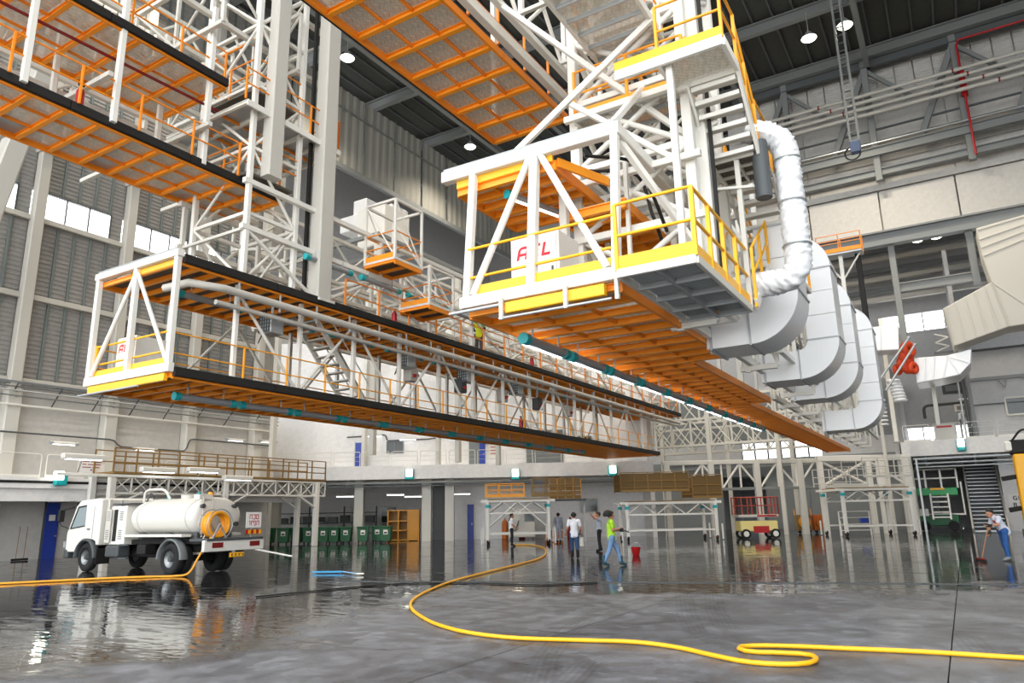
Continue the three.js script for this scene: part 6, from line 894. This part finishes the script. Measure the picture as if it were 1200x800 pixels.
  person('worker in yellow safety vest standing on the upper deck of the two-level dock', [L1 - .45, LT + .06, -26.2], aw, { el: [.26, 1.18, .1], wl: [.18, 1.2, .32], er: [-.26, 1.2, .06], wr: [-.2, 1.3, .25] }, { shirt: std('#d9e021', .7), trousers: std('#4f4b50', .85), shoes: M.rubber, sleeves: std('#24262b', .8) });
}
// ---------- small fittings on the docks ----------
for (const [x, y, z, lb] of [[L1 - .25, LT + .05, -20.2, 'red fire extinguisher on the upper deck of the two-level dock by the mast'], [L1 - .3, LY + .05, -29.5, 'red fire extinguisher on the lower deck of the two-level dock'], [-18.2, 12.15, -8.6, 'red fire extinguisher on the lower high deck'], [L1 - .25, LT + .05, -30.6, 'red fire extinguisher on the upper deck beyond the worker in the safety vest']]) { const t = thing('fire_extinguisher', lb, 'extinguisher', [x, y, z]); mesh(t, 'cylinder', new THREE.LatheGeometry([[0, 0], [.09, 0], [.1, .03], [.1, .5], [.07, .58], [.03, .6], [.03, .66], [0, .66]].map(([a, b]) => new THREE.Vector2(a, b)), 16), M.red, x, y, z); box(t, 'handle', x, y + .69, z, .05, .04, .16, M.black); pipe(t, 'hose', [[x, y + .66, z + .05], [x + .13, y + .55, z + .1], [x + .14, y + .25, z + .08]], .03, M.black); }
for (const [k, px] of [[0, 500], [1, 560], [2, 620], [3, 680], [4, 740]]) { const p = onX(px, 0, L1 - .8), z = -22 - k * 3.4, t = thing('valve_box', 'grey valve box with red knob hung inside the two-level dock', 'valve box', [L1 - .9, LY + 1.6, z], 0, 'valve boxes inside the two-level dock'); rbox(t, 'box', L1 - .9, LY + 1.7, z, .4, .6, .45, .04, k % 2 ? M.dgrey : M.offwhite); tube(t, 'red_knob', [L1 - .65, LY + 1.6, z + .1], [L1 - .55, LY + 1.6, z + .1], .14, M.red); bar(t, 'stem', [L1 - .9, LY + .05, z], [L1 - .9, LY + 1.45, z], .06, M.galv); bar(t, 'upper_pipe', [L1 - .9, LY + 2, z], [L1 - .9, LT - .2, z], .07, M.white2); }
for (const [a, b, lb] of [[[-5.3, 8.4, -11.6], [-4.2, 7.0, -12.8], 'black looping cable under the top beam of the yellow-railed dock'], [[-5.6, 8.5, -12.4], [-4.4, 6.6, -13.4], 'black cable bundle behind the yellow-railed dock frame']]) { const t = thing('cable_loop', lb, 'cable', a); pipe(t, 'cable', [a, [(a[0] + b[0]) / 2 + .2, Math.max(a[1], b[1]) - .1, (a[2] + b[2]) / 2], [(a[0] + b[0]) / 2 + .5, (a[1] + b[1]) / 2 - .1, (a[2] + b[2]) / 2], b], .07, M.black, 40); }
// ---------- fittings in the open recess above the end walkway ----------
{
  const q = (a, b, z) => onZ(a, b, z);
  for (const [a, b, w, h, lb, m] of [[1128, 478, 1.1, .6, 'pale box lamp on a bracket in the end recess', M.white2], [1134, 487, 1.3, .5, 'lower grey box unit in the end recess', M.galv], [1117, 455, 1.5, .9, 'dark control box high in the end recess', M.dgrey]]) { const p = q(a, b, -66), t = thing('wall_unit', lb, 'unit', [p.x, p.y, -66]); rbox(t, 'unit_case', p.x, p.y, -66, w, h, .6, .05, m); bar(t, 'bracket_arm', [p.x, p.y, -66], [1.2, p.y + .5, -66.2], .1, M.grey); box(t, 'unit_face', p.x, p.y, -65.68, w * .7, h * .5, .03, M.grey); }
  const p0 = q(1082, 478, -66), p1 = q(1140, 470, -66), t = thing('pipe_loop', 'dark grey pipe run with bends in the end recess', 'pipe', [p0.x, p0.y, -66]); elbowed(t, 'pipe_run', [[p0.x, p0.y - .8, -66.4], [p0.x, p0.y + .2, -66.4], [p1.x, p1.y, -66.4], [p1.x, p1.y + 3.5, -66.4]], .22, M.dgrey, .4); for (const f of [.3, .7]) bar(t, 'pipe_stand', [p0.x + (p1.x - p0.x) * f, 6.3, -66.4], [p0.x + (p1.x - p0.x) * f, p0.y + .2, -66.4], .1, M.grey);
  for (const [x, lb] of [[1.05, 'tall dark vertical pipe at the edge of the end recess'], [.75, 'thinner vertical pipe beside the recess edge pipe']]) { const g = thing('riser_pipe', lb, 'pipe', [x, 6.3, -63.6]); tube(g, 'pipe_run', [x, 6.3, -63.6], [x, 12.6, -63.6], x > 1 ? .28 : .16, x > 1 ? M.dgrey : M.galv); for (const y of [7.5, 9.5, 11.5]) box(g, 'pipe_clamp', x, y, -63.65, .34, .08, .3, M.galv); }
  const f = thing('folding_arm', 'white folded scissor arm below the strip window of the recess', 'arm', [-.6, 13, -65]), s = q(1098, 412, -65); for (let k = 0; k < 4; k++) tube(f, 'arm_link', [s.x + (k % 2 ? .9 : 0), s.y + k * .35, -65], [s.x + (k % 2 ? 0 : .9), s.y + (k + 1) * .35, -65], .13, M.white); bar(f, 'arm_base', [s.x - .2, s.y - .1, -65], [s.x + 1.6, s.y - .1, -65], .16, M.grey); bar(f, 'arm_post', [s.x + 1.4, 6.3, -65], [s.x + 1.4, s.y, -65], .2, M.grey);
}

renderer.render(scene, camera);
